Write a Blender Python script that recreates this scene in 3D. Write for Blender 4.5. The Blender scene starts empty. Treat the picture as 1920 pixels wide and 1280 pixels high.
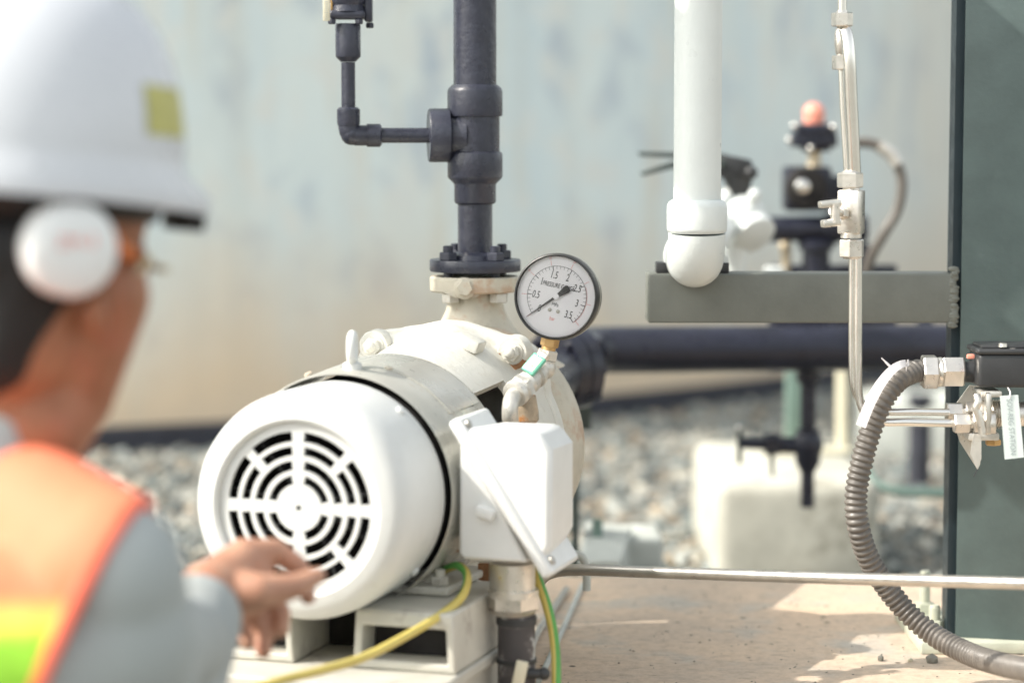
import bpy, bmesh, math, random
from mathutils import Vector, Matrix, noise
random.seed(7)
sc = bpy.context.scene
C = sc.collection
R = math.radians
PI = math.pi
V = Vector

# ------------------------------------------------------------------ camera
CAM = V((0, 0, 0.85)); PITCH = R(5.1); FPX = 4533.0
cd = bpy.data.cameras.new("camera"); cam = bpy.data.objects.new("camera", cd); C.objects.link(cam)
cam.location = CAM; cam.rotation_euler = (R(90) - PITCH, 0, 0)
cd.lens = 85; cd.sensor_width = 36; cd.clip_start = .05; cd.clip_end = 500
cd.dof.use_dof = True; cd.dof.focus_distance = 3.05; cd.dof.aperture_fstop = 2.0
cd.dof.aperture_blades = 0
sc.camera = cam
FW = V((0, math.cos(PITCH), -math.sin(PITCH))); UP = V((0, math.sin(PITCH), math.cos(PITCH)))

def P(px, py, Y):
    """a measured spot of the place: seen at (px, py) on the photo, Y metres in front"""
    d = FW + V((1, 0, 0)) * ((px - 960) / FPX) + UP * ((640 - py) / FPX)
    return CAM + d * (Y / d.y)
def W(npx, Y):
    return npx * Y / FPX

# ------------------------------------------------------------------ materials
def nt(name):
    m = bpy.data.materials.new(name); m.use_nodes = True
    t = m.node_tree
    return m, t, t.nodes['Principled BSDF'], t.nodes['Material Output']
def N(t, typ, **kw):
    n = t.nodes.new(typ)
    for k, v in kw.items():
        if k in n.inputs: n.inputs[k].default_value = v
        else: setattr(n, k, v)
    return n
def rgb(c): return (c[0], c[1], c[2], 1)
def mixc(t, fac, a, b, blend='MIX'):
    n = t.nodes.new('ShaderNodeMix'); n.data_type = 'RGBA'; n.blend_type = blend
    for sock, v in ((n.inputs[0], fac), (n.inputs[6], a), (n.inputs[7], b)):
        if isinstance(v, (int, float)): sock.default_value = v
        elif isinstance(v, tuple): sock.default_value = rgb(v)
        else: t.links.new(v, sock)
    return n.outputs[2]
def ramp(t, src, stops):
    n = t.nodes.new('ShaderNodeValToRGB'); e = n.color_ramp.elements
    e[0].position, e[1].position = stops[0][0], stops[-1][0]
    e[0].color, e[1].color = rgb(stops[0][1]), rgb(stops[-1][1])
    for p, c in stops[1:-1]:
        x = e.new(p); x.color = rgb(c)
    t.links.new(src, n.inputs[0]); return n.outputs[0]
def coord(t, scale=(1, 1, 1), kind='Object'):
    tc = t.nodes.new('ShaderNodeTexCoord'); mp = t.nodes.new('ShaderNodeMapping')
    mp.inputs['Scale'].default_value = scale
    t.links.new(tc.outputs[kind], mp.inputs[0]); return mp.outputs[0]
def noise_t(t, co, scale, detail=4, rough=.55):
    n = N(t, 'ShaderNodeTexNoise', Scale=scale, Detail=detail, Roughness=rough)
    t.links.new(co, n.inputs['Vector']); return n.outputs[0]

def mat(name, base, rough=.5, metal=0, var=.12, scale=18, bump=0, bscale=180, spec=.5,
        stain=None, stain_at=.62, stain_scale=12, coat=0, grime=None, sss=0, roughvar=.1):
    m, t, b, o = nt(name)
    co = coord(t)
    n1 = noise_t(t, co, scale)
    dark = tuple(x * (1 - var) for x in base); lite = tuple(min(1, x * (1 + var)) for x in base)
    col = ramp(t, n1, [(.3, dark), (.7, lite)])
    if stain:
        n2 = noise_t(t, co, stain_scale, 6, .65)
        f = ramp(t, n2, [(stain_at, (0, 0, 0)), (stain_at + .1, (1, 1, 1))])
        col = mixc(t, f, col, stain)
    if grime:
        n3 = noise_t(t, co, 70, 5, .7)
        f = ramp(t, n3, [(.55, (0, 0, 0)), (.8, (.6, .6, .6))])
        col = mixc(t, f, col, grime)
    t.links.new(col, b.inputs['Base Color'])
    b.inputs['Metallic'].default_value = metal
    rr = ramp(t, noise_t(t, co, scale * 2.3), [(.3, (max(0.02, rough - roughvar),) * 3), (.7, (min(1, rough + roughvar),) * 3)])
    t.links.new(rr, b.inputs['Roughness'])
    b.inputs['Specular IOR Level'].default_value = spec
    if coat: b.inputs['Coat Weight'].default_value = coat; b.inputs['Coat Roughness'].default_value = .15
    if sss:
        b.inputs['Subsurface Weight'].default_value = sss
        b.inputs['Subsurface Radius'].default_value = (.012, .005, .003)
    if bump:
        bp = N(t, 'ShaderNodeBump', Strength=bump, Distance=.002)
        t.links.new(noise_t(t, co, bscale, 5, .6), bp.inputs['Height'])
        t.links.new(bp.outputs[0], b.inputs['Normal'])
    return m

M = {}
M['black_paint'] = mat('black pipe paint', (.033, .036, .054), .32, var=.25, bump=.55, bscale=90, grime=(.07, .07, .085))
M['black_far'] = mat('far black paint', (.018, .020, .034), .33, var=.25, bump=.2)
M['black_plastic'] = mat('black plastic', (.035, .036, .038), .45, var=.2, bump=.1, bscale=300)
M['white_fan'] = mat('white motor paint', (.67, .68, .665), .42, var=.04, scale=9, stain=(.58, .60, .59), stain_at=.62, stain_scale=7, bump=.12, bscale=150, grime=(.60, .59, .55))
M['white_cast'] = mat('white cast paint', (.64, .63, .575), .5, var=.06, bump=.45, bscale=140, stain=(.52, .48, .38), stain_at=.60, stain_scale=11, grime=(.48, .44, .36))
M['white_box'] = mat('terminal box paint', (.73, .74, .73), .42, var=.04, bump=.10, stain=(.62, .61, .56), stain_at=.66, stain_scale=16)
M['cream_cast'] = mat('cream cast paint', (.54, .50, .41), .5, var=.12, bump=.35, stain=(.48, .35, .25), stain_at=.52, stain_scale=18, grime=(.3, .22, .15))
M['cream_base'] = mat('cream base paint', (.52, .50, .44), .55, var=.1, bump=.3, stain=(.36, .33, .29), stain_at=.58, stain_scale=16)
M['sheet'] = mat('grey sheet cover', (.50, .49, .44), .3, metal=.35, var=.14, scale=9, stain=(.42, .35, .26), stain_at=.62, stain_scale=9, bump=.05)
M['rust'] = mat('rust', (.26, .13, .06), .8, var=.4, scale=60, bump=.4)
M['black_and_shade'] = mat('black and painted shade', (.012, .010, .010), .8, var=.2)  # near-black: shade painted into cavities and gaps, plus black knob and gasket
M['brown'] = mat('brown shaft guard', (.16, .10, .08), .5, var=.3)
M['white_pipe'] = mat('white pipe paint', (.70, .735, .72), .36, var=.03, bump=.28, bscale=230, stain=(.62, .60, .53), stain_at=.68)
M['frame_grey'] = mat('grey green frame paint', (.155, .162, .142), .5, var=.12, bump=.3, bscale=160, grime=(.17, .18, .16))
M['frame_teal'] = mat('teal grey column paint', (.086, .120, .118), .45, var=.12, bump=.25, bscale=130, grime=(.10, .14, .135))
M['frame_shade'] = mat('column paint darkened as shade', (.018, .032, .04), .45, var=.15, bump=.2)  # darker copy of the column paint, for its shaded side
M['base_plate'] = mat('base plate paint', (.52, .54, .44), .6, var=.12, bump=.3, grime=(.55, .48, .36))
M['steel'] = mat('stainless steel', (.86, .83, .78), .24, metal=1, var=.015, scale=8, roughvar=.04)
M['steel_b'] = mat('brushed fittings', (.74, .70, .64), .34, metal=.9, var=.1, scale=60, bump=.1)
M['galv'] = mat('galvanised steel', (.50, .48, .44), .36, metal=.85, var=.14, scale=40, stain=(.4, .3, .22), stain_at=.68, stain_scale=60)
M['brass'] = mat('brass', (.62, .40, .18), .38, metal=.8, var=.15)
M['paint_steel'] = mat('painted fittings', (.62, .60, .55), .36, metal=.45, var=.12, scale=60, bump=.3, grime=(.45, .32, .2))
M['gauge_case'] = mat('black gauge case', (.022, .022, .022), .4, var=.2, grime=(.06, .06, .05))
M['chrome'] = mat('gauge outer band', (.36, .35, .31), .35, metal=.7, var=.2)
M['dial'] = mat('gauge dial', (.88, .86, .87), .5, var=.01, scale=6)
M['ink'] = mat('black ink', (.03, .03, .03), .6, var=.05)
M['red_ink'] = mat('red ink', (.75, .30, .27), .6, var=.05)
M['needle'] = mat('needle', (.028, .028, .028), .4, var=.05)
M['green_paint'] = mat('green lever', (.16, .47, .34), .4, var=.12)
M['sticker'] = mat('worn sticker', (.72, .66, .55), .6, var=.12, scale=200, stain=(.5, .72, .6), stain_at=.55, stain_scale=120)
M['hose'] = mat('grey corrugated conduit', (.135, .122, .108), .42, var=.14, scale=30, bump=.1, grime=(.34, .30, .26))
M['label_white'] = mat('white label strip', (.80, .76, .76), .5, var=.02)
M['tag'] = mat('white tag plastic', (.60, .66, .64), .5, var=.03)
M['tag_ink'] = mat('faded tag ink', (.33, .38, .38), .6, var=.03)
M['concrete_block'] = mat('block concrete', (.52, .51, .44), .85, var=.16, scale=9, bump=.8, bscale=60, stain=(.34, .32, .26), stain_at=.55, stain_scale=7, grime=(.3, .28, .22))
M['pale_conc'] = mat('pale concrete', (.52, .54, .50), .85, var=.12, bump=.4)
M['green_post'] = mat('green grey post', (.15, .225, .195), .5, var=.1)
M['dark_post'] = mat('dark green post', (.045, .06, .055), .5, var=.1)
M['cream_tube'] = mat('cream tube', (.66, .62, .48), .4, var=.05)
M['red_cap'] = mat('red cap', (.85, .33, .24), .25, var=.1)
M['yellow_fit'] = mat('yellow fitting', (.52, .43, .30), .4, metal=.3, var=.1)
M['skin'] = mat('skin', (.47, .245, .150), .5, var=.08, scale=25, sss=.08, bump=.15, bscale=260, stain=(.44, .19, .11), stain_at=.58, stain_scale=22)
M['hair'] = mat('black hair', (.008, .007, .007), .6, var=.4, bump=.8, bscale=90)
M['helmet'] = mat('helmet shell', (.60, .62, .66), .28, var=.02, coat=.2)
M['yellow_stick'] = mat('yellow sticker', (.46, .44, .14), .5, var=.12, scale=60)
M['grey_plastic'] = mat('grey plastic', (.26, .27, .27), .5, var=.1)
M['muff'] = mat('earmuff shell', (.76, .77, .77), .4, var=.02)
M['logo_red'] = mat('red logo', (.85, .32, .28), .5, var=.1)
M['orange_p'] = mat('orange temple', (.62, .17, .03), .4, var=.1)
M['lens'] = mat('cream lens edge', (.55, .48, .33), .3, var=.1)
M['shirt'] = mat('grey shirt', (.37, .40, .40), .85, var=.06, scale=6, bump=.4, bscale=40)
M['trousers'] = mat('dark trousers', (.05, .055, .07), .85, var=.1)
M['boot'] = mat('boot', (.04, .03, .025), .6, var=.1)
M['vest_trim'] = mat('red vest trim', (.88, .16, .09), .7, var=.08)
M['wire_y'] = mat('yellow wire', (.62, .50, .13), .4, var=.08)
M['wire_g'] = mat('green wire', (.10, .34, .07), .4, var=.08)
M['tar'] = mat('black tar skirt', (.035, .037, .05), .7, var=.3, bump=.5, bscale=30)
M['glass'] = None
M['rusty_fit'] = mat('rusty fitting', (.44, .35, .25), .5, metal=.2, var=.3, scale=50, stain=(.45, .2, .07), stain_at=.5, stain_scale=30)

def m_glass():
    m, t, b, o = nt('gauge glass')
    t.nodes.remove(b)
    g = N(t, 'ShaderNodeBsdfTransparent'); gl = N(t, 'ShaderNodeBsdfGlossy', Roughness=.05)
    fr = N(t, 'ShaderNodeFresnel', IOR=1.35); mx = t.nodes.new('ShaderNodeMixShader')
    t.links.new(fr.outputs[0], mx.inputs[0]); t.links.new(g.outputs[0], mx.inputs[1]); t.links.new(gl.outputs[0], mx.inputs[2])
    t.links.new(mx.outputs[0], o.inputs[0]); return m
M['glass'] = m_glass()

def m_tank():
    m, t, b, o = nt('weathered tank paint')
    co = coord(t); cs = coord(t, (1, 1, .3))
    big = noise_t(t, cs, 1.5, 5, .6)
    col = ramp(t, big, [(.34, (.66, .76, .785)), (.52, (.77, .84, .82)), (.72, (.82, .79, .70))])
    bl = ramp(t, noise_t(t, coord(t, (1, 1, .6)), 6.5, 4, .5), [(.53, (0, 0, 0)), (.68, (1, 1, 1))])
    col = mixc(t, bl, col, (.54, .61, .66))
    wt = ramp(t, noise_t(t, coord(t, (1, 1, .7)), 9.5, 4, .55), [(.54, (0, 0, 0)), (.62, (.8, .8, .8))])
    col = mixc(t, wt, col, (.78, .80, .76))
    # tan weathering that climbs from the foot of the wall
    tc = t.nodes.new('ShaderNodeTexCoord'); sp = t.nodes.new('ShaderNodeSeparateXYZ')
    t.links.new(tc.outputs['Object'], sp.inputs[0])
    ma = N(t, 'ShaderNodeMath', operation='MULTIPLY_ADD'); ma.inputs[1].default_value = .5
    t.links.new(noise_t(t, cs, 2.6, 4, .6), ma.inputs[0]); t.links.new(sp.outputs[2], ma.inputs[2])
    f = ramp(t, ma.outputs[0], [(.38, (1, 1, 1)), (.86, (0, 0, 0))])
    col = mixc(t, f, col, (.80, .64, .46))
    sx = N(t, 'ShaderNodeMapRange'); sx.inputs[1].default_value = 4.0; sx.inputs[2].default_value = 4.75
    t.links.new(sp.outputs[0], sx.inputs[0])
    f2 = N(t, 'ShaderNodeMath', operation='MULTIPLY'); f2.inputs[1].default_value = .8
    t.links.new(sx.outputs[0], f2.inputs[0])
    col = mixc(t, f2.outputs[0], col, (.70, .62, .50))
    st = ramp(t, noise_t(t, coord(t, (1, 1, .05)), 9, 3, .5), [(.5, (0, 0, 0)), (.95, (.4, .4, .4))])
    col = mixc(t, st, col, (.58, .54, .45))
    rn = ramp(t, noise_t(t, coord(t, (1, 1, .10)), 16, 4, .6), [(.56, (0, 0, 0)), (.72, (.55, .55, .55))])
    col = mixc(t, rn, col, (.72, .66, .53))
    t.links.new(col, b.inputs['Base Color']); b.inputs['Roughness'].default_value = .75
    bp = N(t, 'ShaderNodeBump', Strength=.4, Distance=.01); t.links.new(noise_t(t, co, 12, 6), bp.inputs['Height'])
    t.links.new(bp.outputs[0], b.inputs['Normal'])
    return m
M['tank'] = m_tank()

def m_slab():
    m, t, b, o = nt('slab concrete')
    co = coord(t)
    col = ramp(t, noise_t(t, co, 3.2, 8, .65), [(.30, (.49, .41, .335)), (.5, (.64, .505, .385)), (.70, (.76, .58, .42))])
    g = ramp(t, noise_t(t, co, 7, 5, .6), [(.52, (0, 0, 0)), (.68, (.7, .7, .7))])
    col = mixc(t, g, col, (.47, .46, .42))
    s = ramp(t, noise_t(t, co, 2.1, 4, .6), [(.55, (0, 0, 0)), (.68, (.7, .7, .7))])
    col = mixc(t, s, col, (.70, .52, .37))
    fine = ramp(t, noise_t(t, co, 60, 8, .75), [(.30, (.72, .71, .68)), (.55, (1, 1, 1)), (.8, (1.0, .97, .92))])
    col = mixc(t, 1.0, col, fine, 'MULTIPLY')
    sc_ = ramp(t, noise_t(t, coord(t, (.6, 2.2, 1)), 34, 6, .7), [(.60, (0, 0, 0)), (.66, (.75, .75, .75))])
    col = mixc(t, sc_, col, (.30, .24, .19))
    vo = N(t, 'ShaderNodeTexVoronoi', Scale=16.0); t.links.new(coord(t, (1, 1, .2)), vo.inputs['Vector'])
    pit = ramp(t, vo.outputs['Distance'], [(.05, (1, 1, 1)), (.09, (0, 0, 0))])
    col = mixc(t, pit, col, (.10, .08, .06))
    t.links.new(col, b.inputs['Base Color']); b.inputs['Roughness'].default_value = .85
    bp = N(t, 'ShaderNodeBump', Strength=.7, Distance=.004)
    t.links.new(noise_t(t, co, 45, 8, .7), bp.inputs['Height']); t.links.new(bp.outputs[0], b.inputs['Normal'])
    return m
M['slab'] = m_slab()

def m_ground():
    m, t, b, o = nt('ground between stones')
    co = coord(t)
    vo = N(t, 'ShaderNodeTexVoronoi', Scale=22.0); t.links.new(co, vo.inputs['Vector'])
    col = mixc(t, .5, ramp(t, noise_t(t, co, 14, 6), [(.3, (.10, .10, .09)), (.7, (.26, .25, .21))]), vo.outputs['Distance'], 'SOFT_LIGHT')
    t.links.new(col, b.inputs['Base Color']); b.inputs['Roughness'].default_value = .95
    return m
M['ground'] = m_ground()

def m_gravel():
    m, t, b, o = nt('crushed stone')
    a = t.nodes.new('ShaderNodeVertexColor'); a.layer_name = 'Col'
    col = mixc(t, 1.0, a.outputs[0], ramp(t, noise_t(t, coord(t), 60, 4), [(.3, (.75, .75, .75)), (.7, (1, 1, 1))]), 'MULTIPLY')
    t.links.new(col, b.inputs['Base Color']); b.inputs['Roughness'].default_value = .8
    return m
M['gravel'] = m_gravel()

def m_vest():
    m, t, b, o = nt('orange and lime vest cloth')
    tc = t.nodes.new('ShaderNodeTexCoord'); sp = t.nodes.new('ShaderNodeSeparateXYZ')
    t.links.new(tc.outputs['Object'], sp.inputs[0])
    z = sp.outputs[2]
    col = ramp(t, z, [(.0, (.28, .72, .04)), (.466, (.40, .82, .06)), (.474, (.82, .78, .10)), (.484, (.88, .62, .14)), (.497, (.95, .21, .10)), (.60, (.97, .26, .14))])
    w = ramp(t, noise_t(t, coord(t, (1, 1, .35)), 9, 3), [(.35, (.86, .86, .86)), (.7, (1, 1, 1))])
    col = mixc(t, 1.0, col, w, 'MULTIPLY')
    t.links.new(col, b.inputs['Base Color']); b.inputs['Roughness'].default_value = .75
    bp = N(t, 'ShaderNodeBump', Strength=.6, Distance=.01); t.links.new(noise_t(t, coord(t, (1, 1, .4)), 14, 3), bp.inputs['Height'])
    t.links.new(bp.outputs[0], b.inputs['Normal'])
    return m
M['vest'] = m_vest()

def m_skin():
    m, t, b, o = nt('skin with painted shade')
    co = coord(t)
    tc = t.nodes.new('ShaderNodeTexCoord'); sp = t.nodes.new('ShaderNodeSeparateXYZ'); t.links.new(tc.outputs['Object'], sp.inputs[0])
    col = ramp(t, sp.outputs[2], [(.46, (.54, .30, .20)), (.56, (.36, .155, .078))])  # helmet shade painted in: face and neck darker than the hand
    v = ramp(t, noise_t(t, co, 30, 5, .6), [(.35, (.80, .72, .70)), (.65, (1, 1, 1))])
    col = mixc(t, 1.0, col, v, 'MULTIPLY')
    r_ = ramp(t, noise_t(t, co, 17, 3, .5), [(.55, (0, 0, 0)), (.72, (.5, .5, .5))])
    col = mixc(t, r_, col, (.46, .15, .09))
    t.links.new(col, b.inputs['Base Color']); b.inputs['Roughness'].default_value = .5
    b.inputs['Subsurface Weight'].default_value = .08; b.inputs['Subsurface Radius'].default_value = (.012, .005, .003)
    bp = N(t, 'ShaderNodeBump', Strength=.35, Distance=.002); t.links.new(noise_t(t, co, 170, 5, .6), bp.inputs['Height'])
    t.links.new(bp.outputs[0], b.inputs['Normal'])
    return m
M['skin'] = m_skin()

def m_dirtypipe():
    m, t, b, o = nt('paint spattered conduit')
    co = coord(t)
    col = ramp(t, noise_t(t, co, 26, 4, .55), [(.50, (.055, .05, .052)), (.56, (.10, .09, .09)), (.60, (.42, .43, .42)), (.8, (.60, .60, .56))])
    t.links.new(col, b.inputs['Base Color']); b.inputs['Roughness'].default_value = .55
    return m
M['spatter'] = m_dirtypipe()

# ------------------------------------------------------------------ mesh helpers
def basis(axis, up=V((0, 0, 1))):
    a = V(axis).normalized()
    if abs(a.dot(up)) > .98: up = V((0, -1, 0)) if abs(a.y) < .9 else V((1, 0, 0))
    e1 = a.cross(up).normalized()      # to the right when looking along the axis
    e2 = e1.cross(a).normalized()
    return a, e1, e2

def lathe(bm, o, axis, prof, seg=48, rf=None, up=V((0, 0, 1)), cap0=True, cap1=True, skip=None):
    a, e1, e2 = basis(axis, up); o = V(o); rings = []
    for s, r in prof:
        ring = []
        for i in range(seg):
            th = 2 * PI * i / seg
            rr = r * (rf(th) if rf else 1)
            ring.append(bm.verts.new(o + a * s + (e1 * math.sin(th) + e2 * math.cos(th)) * rr))
        rings.append(ring)
    for k in range(len(rings) - 1):
        for i in range(seg):
            if skip and skip(k, i): continue
            j = (i + 1) % seg
            bm.faces.new((rings[k][i], rings[k][j], rings[k + 1][j], rings[k + 1][i]))
    if cap0: bm.faces.new(list(reversed(rings[0])))
    if cap1: bm.faces.new(rings[-1])
    return rings
def cyl(bm, p0, p1, r, r1=None, seg=24, up=V((0, 0, 1)), ch=0):
    p0, p1 = V(p0), V(p1); d = p1 - p0; L = d.length; r1 = r if r1 is None else r1
    prof = [(0, r), (L, r1)]
    if ch: prof = [(0, r - ch), (ch, r), (L - ch, r1), (L, r1 - ch)]
    lathe(bm, p0, d, prof, seg, up=up)
def hexa(bm, p0, p1, r, up=V((0, 0, 1)), rot=0, ch=.0012):
    p0, p1 = V(p0), V(p1); d = p1 - p0; L = d.length; a, e1, e2 = basis(d, up)
    rings = []
    for s, rr in ((0, r - ch), (ch, r), (L - ch, r), (L, r - ch)):
        rings.append([bm.verts.new(p0 + a * s + (e1 * math.sin(rot + PI / 3 * i) + e2 * math.cos(rot + PI / 3 * i)) * rr) for i in range(6)])
    for k in range(3):
        for i in range(6):
            bm.faces.new((rings[k][i], rings[k][(i + 1) % 6], rings[k + 1][(i + 1) % 6], rings[k + 1][i]))
    bm.faces.new(list(reversed(rings[0]))); bm.faces.new(rings[-1])
def spline(pts, n=8):
    out = []; pts = [V(p) for p in pts]; Q = [pts[0] * 2 - pts[1]] + pts + [pts[-1] * 2 - pts[-2]]
    for i in range(1, len(Q) - 2):
        for k in range(n):
            t = k / n
            out.append(.5 * ((2 * Q[i]) + (Q[i + 1] - Q[i - 1]) * t + (2 * Q[i - 1] - 5 * Q[i] + 4 * Q[i + 1] - Q[i + 2]) * t * t + (3 * Q[i] - Q[i - 1] - 3 * Q[i + 1] + Q[i + 2]) * t ** 3))
    out.append(pts[-1]); return out
def resample(pts, step):
    out = [pts[0]]; acc = 0
    for a, b in zip(pts, pts[1:]):
        L = (b - a).length
        if L == 0: continue
        d = step - acc
        while d <= L:
            out.append(a.lerp(b, d / L)); d += step
        acc = (acc + L) % step
    return out
def tube(bm, pts, r, seg=16, rf=None, caps=True):
    pts = [V(p) for p in pts]; n = len(pts)
    tg = [(pts[min(i + 1, n - 1)] - pts[max(i - 1, 0)]).normalized() for i in range(n)]
    a, e1, e2 = basis(tg[0]); rings = []; L = 0
    for i in range(n):
        if i:
            q = tg[i - 1].rotation_difference(tg[i]); e1 = q @ e1; e2 = q @ e2; L += (pts[i] - pts[i - 1]).length
        rr = rf(i, L) if rf else (r[i] if isinstance(r, (list, tuple)) else r)
        rings.append([bm.verts.new(pts[i] + (e1 * math.sin(2 * PI * k / seg) + e2 * math.cos(2 * PI * k / seg)) * rr) for k in range(seg)])
    for i in range(n - 1):
        for k in range(seg):
            j = (k + 1) % seg; bm.faces.new((rings[i][k], rings[i][j], rings[i + 1][j], rings[i + 1][k]))
    if caps: bm.faces.new(list(reversed(rings[0]))); bm.faces.new(rings[-1])
def box(bm, c, size, rot=None, bev=0, seg=2):
    mt = Matrix.Translation(V(c)) @ (rot.to_4x4() if rot else Matrix.Identity(4)) @ Matrix.Diagonal((size[0], size[1], size[2], 1))
    g = bmesh.ops.create_cube(bm, size=1, matrix=mt)
    if bev:
        es = list({e for v in g['verts'] for e in v.link_edges})
        bmesh.ops.bevel(bm, geom=es, offset=bev, segments=seg, affect='EDGES', profile=.5)
def boxb(bm, x0, x1, y0, y1, z0, z1, bev=0, seg=2):
    box(bm, ((x0 + x1) / 2, (y0 + y1) / 2, (z0 + z1) / 2), (x1 - x0, y1 - y0, z1 - z0), None, bev, seg)
def ball(bm, c, r, rot=None, sub=3, seg=24):
    if not isinstance(r, (tuple, list)): r = (r, r, r)
    mt = Matrix.Translation(V(c)) @ (rot.to_4x4() if rot else Matrix.Identity(4)) @ Matrix.Diagonal((r[0], r[1], r[2], 1))
    bmesh.ops.create_uvsphere(bm, u_segments=seg, v_segments=max(8, seg // 2), radius=1, matrix=mt)
def capsule(bm, p0, p1, r0, r1, seg=20):
    p0, p1 = V(p0), V(p1); d = p1 - p0; L = d.length; prof = []
    for k in range(1, 6): a = PI / 2 * (1 - k / 6); prof.append((-r0 * math.sin(a), r0 * math.cos(a)))
    prof += [(0, r0), (L, r1)]
    for k in range(1, 6): a = PI / 2 * k / 6; prof.append((L + r1 * math.sin(a), r1 * math.cos(a)))
    lathe(bm, p0, d, prof, seg)
def prism(bm, pts, d):
    """extrude a closed polygon of points by vector d"""
    a = [bm.verts.new(V(p)) for p in pts]; b = [bm.verts.new(V(p) + V(d)) for p in pts]; n = len(a)
    bm.faces.new(list(reversed(a))); bm.faces.new(b)
    for i in range(n): bm.faces.new((a[i], a[(i + 1) % n], b[(i + 1) % n], b[i]))
def annp(bm, o, fr, r0, r1, t0, t1, s0, s1, n):
    """closed piece of a flat ring, between radii r0 r1 and angles t0 t1, from depth s0 to s1"""
    a, e1, e2 = fr; full = abs(t1 - t0) >= 2 * PI - 1e-6
    cols = []
    for i in range(n + (0 if full else 1)):
        th = t0 + (t1 - t0) * i / n; d = e1 * math.sin(th) + e2 * math.cos(th)
        cols.append([bm.verts.new(o + a * s + d * r) for s, r in ((s0, r0), (s0, r1), (s1, r1), (s1, r0))])
    m = len(cols)
    for i in range(m if full else m - 1):
        A, B = cols[i], cols[(i + 1) % m]
        for k in range(4): bm.faces.new((A[k], A[(k + 1) % 4], B[(k + 1) % 4], B[k]))
    if not full: bm.faces.new(cols[0]); bm.faces.new(list(reversed(cols[-1])))

def BM(): return bmesh.new()
def obj(name, bm, m, parent=None, origin=None, smooth=38, bev=0):
    o3 = V(origin) if origin is not None else V((0, 0, 0))
    if parent is not None:
        root = parent
        while root.parent is not None: root = root.parent
        o3 = V(root.location)
    bmesh.ops.recalc_face_normals(bm, faces=bm.faces[:])
    bmesh.ops.translate(bm, verts=bm.verts[:], vec=-o3)
    lim = R(smooth)
    for e in bm.edges:
        e.smooth = not (len(e.link_faces) == 2 and e.calc_face_angle(0) > lim)
    for f in bm.faces: f.smooth = True
    me = bpy.data.meshes.new(name); bm.to_mesh(me); bm.free()
    if m is not None: me.materials.append(m)
    ob = bpy.data.objects.new(name, me); C.objects.link(ob)
    if parent is not None: ob.parent = parent
    else: ob.location = o3
    if bev:
        b = ob.modifiers.new('bevel', 'BEVEL'); b.width = bev; b.segments = 2; b.limit_method = 'ANGLE'; b.angle_limit = R(40)
    return ob
def tag(o, label, cat, group=None, kind=None):
    if label: o['label'] = label
    if cat: o['category'] = cat
    if group: o['group'] = group
    if kind: o['kind'] = kind
    return o
def thing(name, label, cat, loc, group=None):
    o = bpy.data.objects.new(name, None); C.objects.link(o); o.location = V(loc); o.empty_display_size = .05
    return tag(o, label, cat, group)
def remeshed(name, bm, m, parent, voxel, smooth_it=6, cut=None):
    """fuse overlapping closed volumes into one continuous skin"""
    root = parent
    while root.parent is not None: root = root.parent
    bmesh.ops.recalc_face_normals(bm, faces=bm.faces[:])
    bmesh.ops.translate(bm, verts=bm.verts[:], vec=-V(root.location))
    me = bpy.data.meshes.new('tmp'); bm.to_mesh(me); bm.free()
    ob = bpy.data.objects.new('tmp', me); C.objects.link(ob)
    rm = ob.modifiers.new('r', 'REMESH'); rm.mode = 'VOXEL'; rm.voxel_size = voxel; rm.use_smooth_shade = True
    if smooth_it:
        s = ob.modifiers.new('s', 'SMOOTH'); s.iterations = smooth_it; s.factor = .5
    dg = bpy.context.evaluated_depsgraph_get()
    me2 = bpy.data.meshes.new_from_object(ob.evaluated_get(dg))
    bpy.data.objects.remove(ob); bpy.data.meshes.remove(me)
    if cut:
        b2 = bmesh.new(); b2.from_mesh(me2)
        for co, no in cut:
            bmesh.ops.bisect_plane(b2, geom=b2.verts[:] + b2.edges[:] + b2.faces[:], plane_co=V(co) - V(root.location), plane_no=V(no), clear_outer=True)
        b2.to_mesh(me2); b2.free()
    me2.name = name; me2.materials.clear(); me2.materials.append(m)
    for p in me2.polygons: p.use_smooth = True
    o2 = bpy.data.objects.new(name, me2); C.objects.link(o2); o2.parent = parent
    return o2
def text_bm(bm, body, size, o, ex, ey, en, sx=1.0, shear=0, th=.00008):
    """letters as thin flat solids on the plane (o, ex, ey)"""
    cu = bpy.data.curves.new('t', 'FONT'); cu.body = body; cu.size = size; cu.align_x = 'CENTER'; cu.align_y = 'CENTER'
    cu.extrude = th; cu.shear = shear; cu.resolution_u = 3
    ob = bpy.data.objects.new('t', cu); C.objects.link(ob)
    dg = bpy.context.evaluated_depsgraph_get(); dg.update()
    me = bpy.data.meshes.new_from_object(ob.evaluated_get(dg))
    bpy.data.objects.remove(ob); bpy.data.curves.remove(cu)
    mt = Matrix(((ex.x * sx, ey.x, en.x, o.x), (ex.y * sx, ey.y, en.y, o.y), (ex.z * sx, ey.z, en.z, o.z), (0, 0, 0, 1)))
    me.transform(mt); bm.from_mesh(me); bpy.data.meshes.remove(me)

# ------------------------------------------------------------------ setting
SL = .15     # top of the equipment slab
bm = BM()
bmesh.ops.create_grid(bm, x_segments=1, y_segments=1, size=1, matrix=Matrix.Translation((0, 60, 0)) @ Matrix.Diagonal((150, 150, 1, 1)))
tag(obj('ground', bm, M['ground']), 'grey stony ground around the slab and the tank', None, kind='structure')

bm = BM(); boxb(bm, -.40, 2.4, 2.42, 3.74, -.1, SL, .012, 3)
tag(obj('concrete_slab', bm, M['slab']), 'worn tan concrete equipment slab under the pump and the steel column', None, kind='structure')

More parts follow.
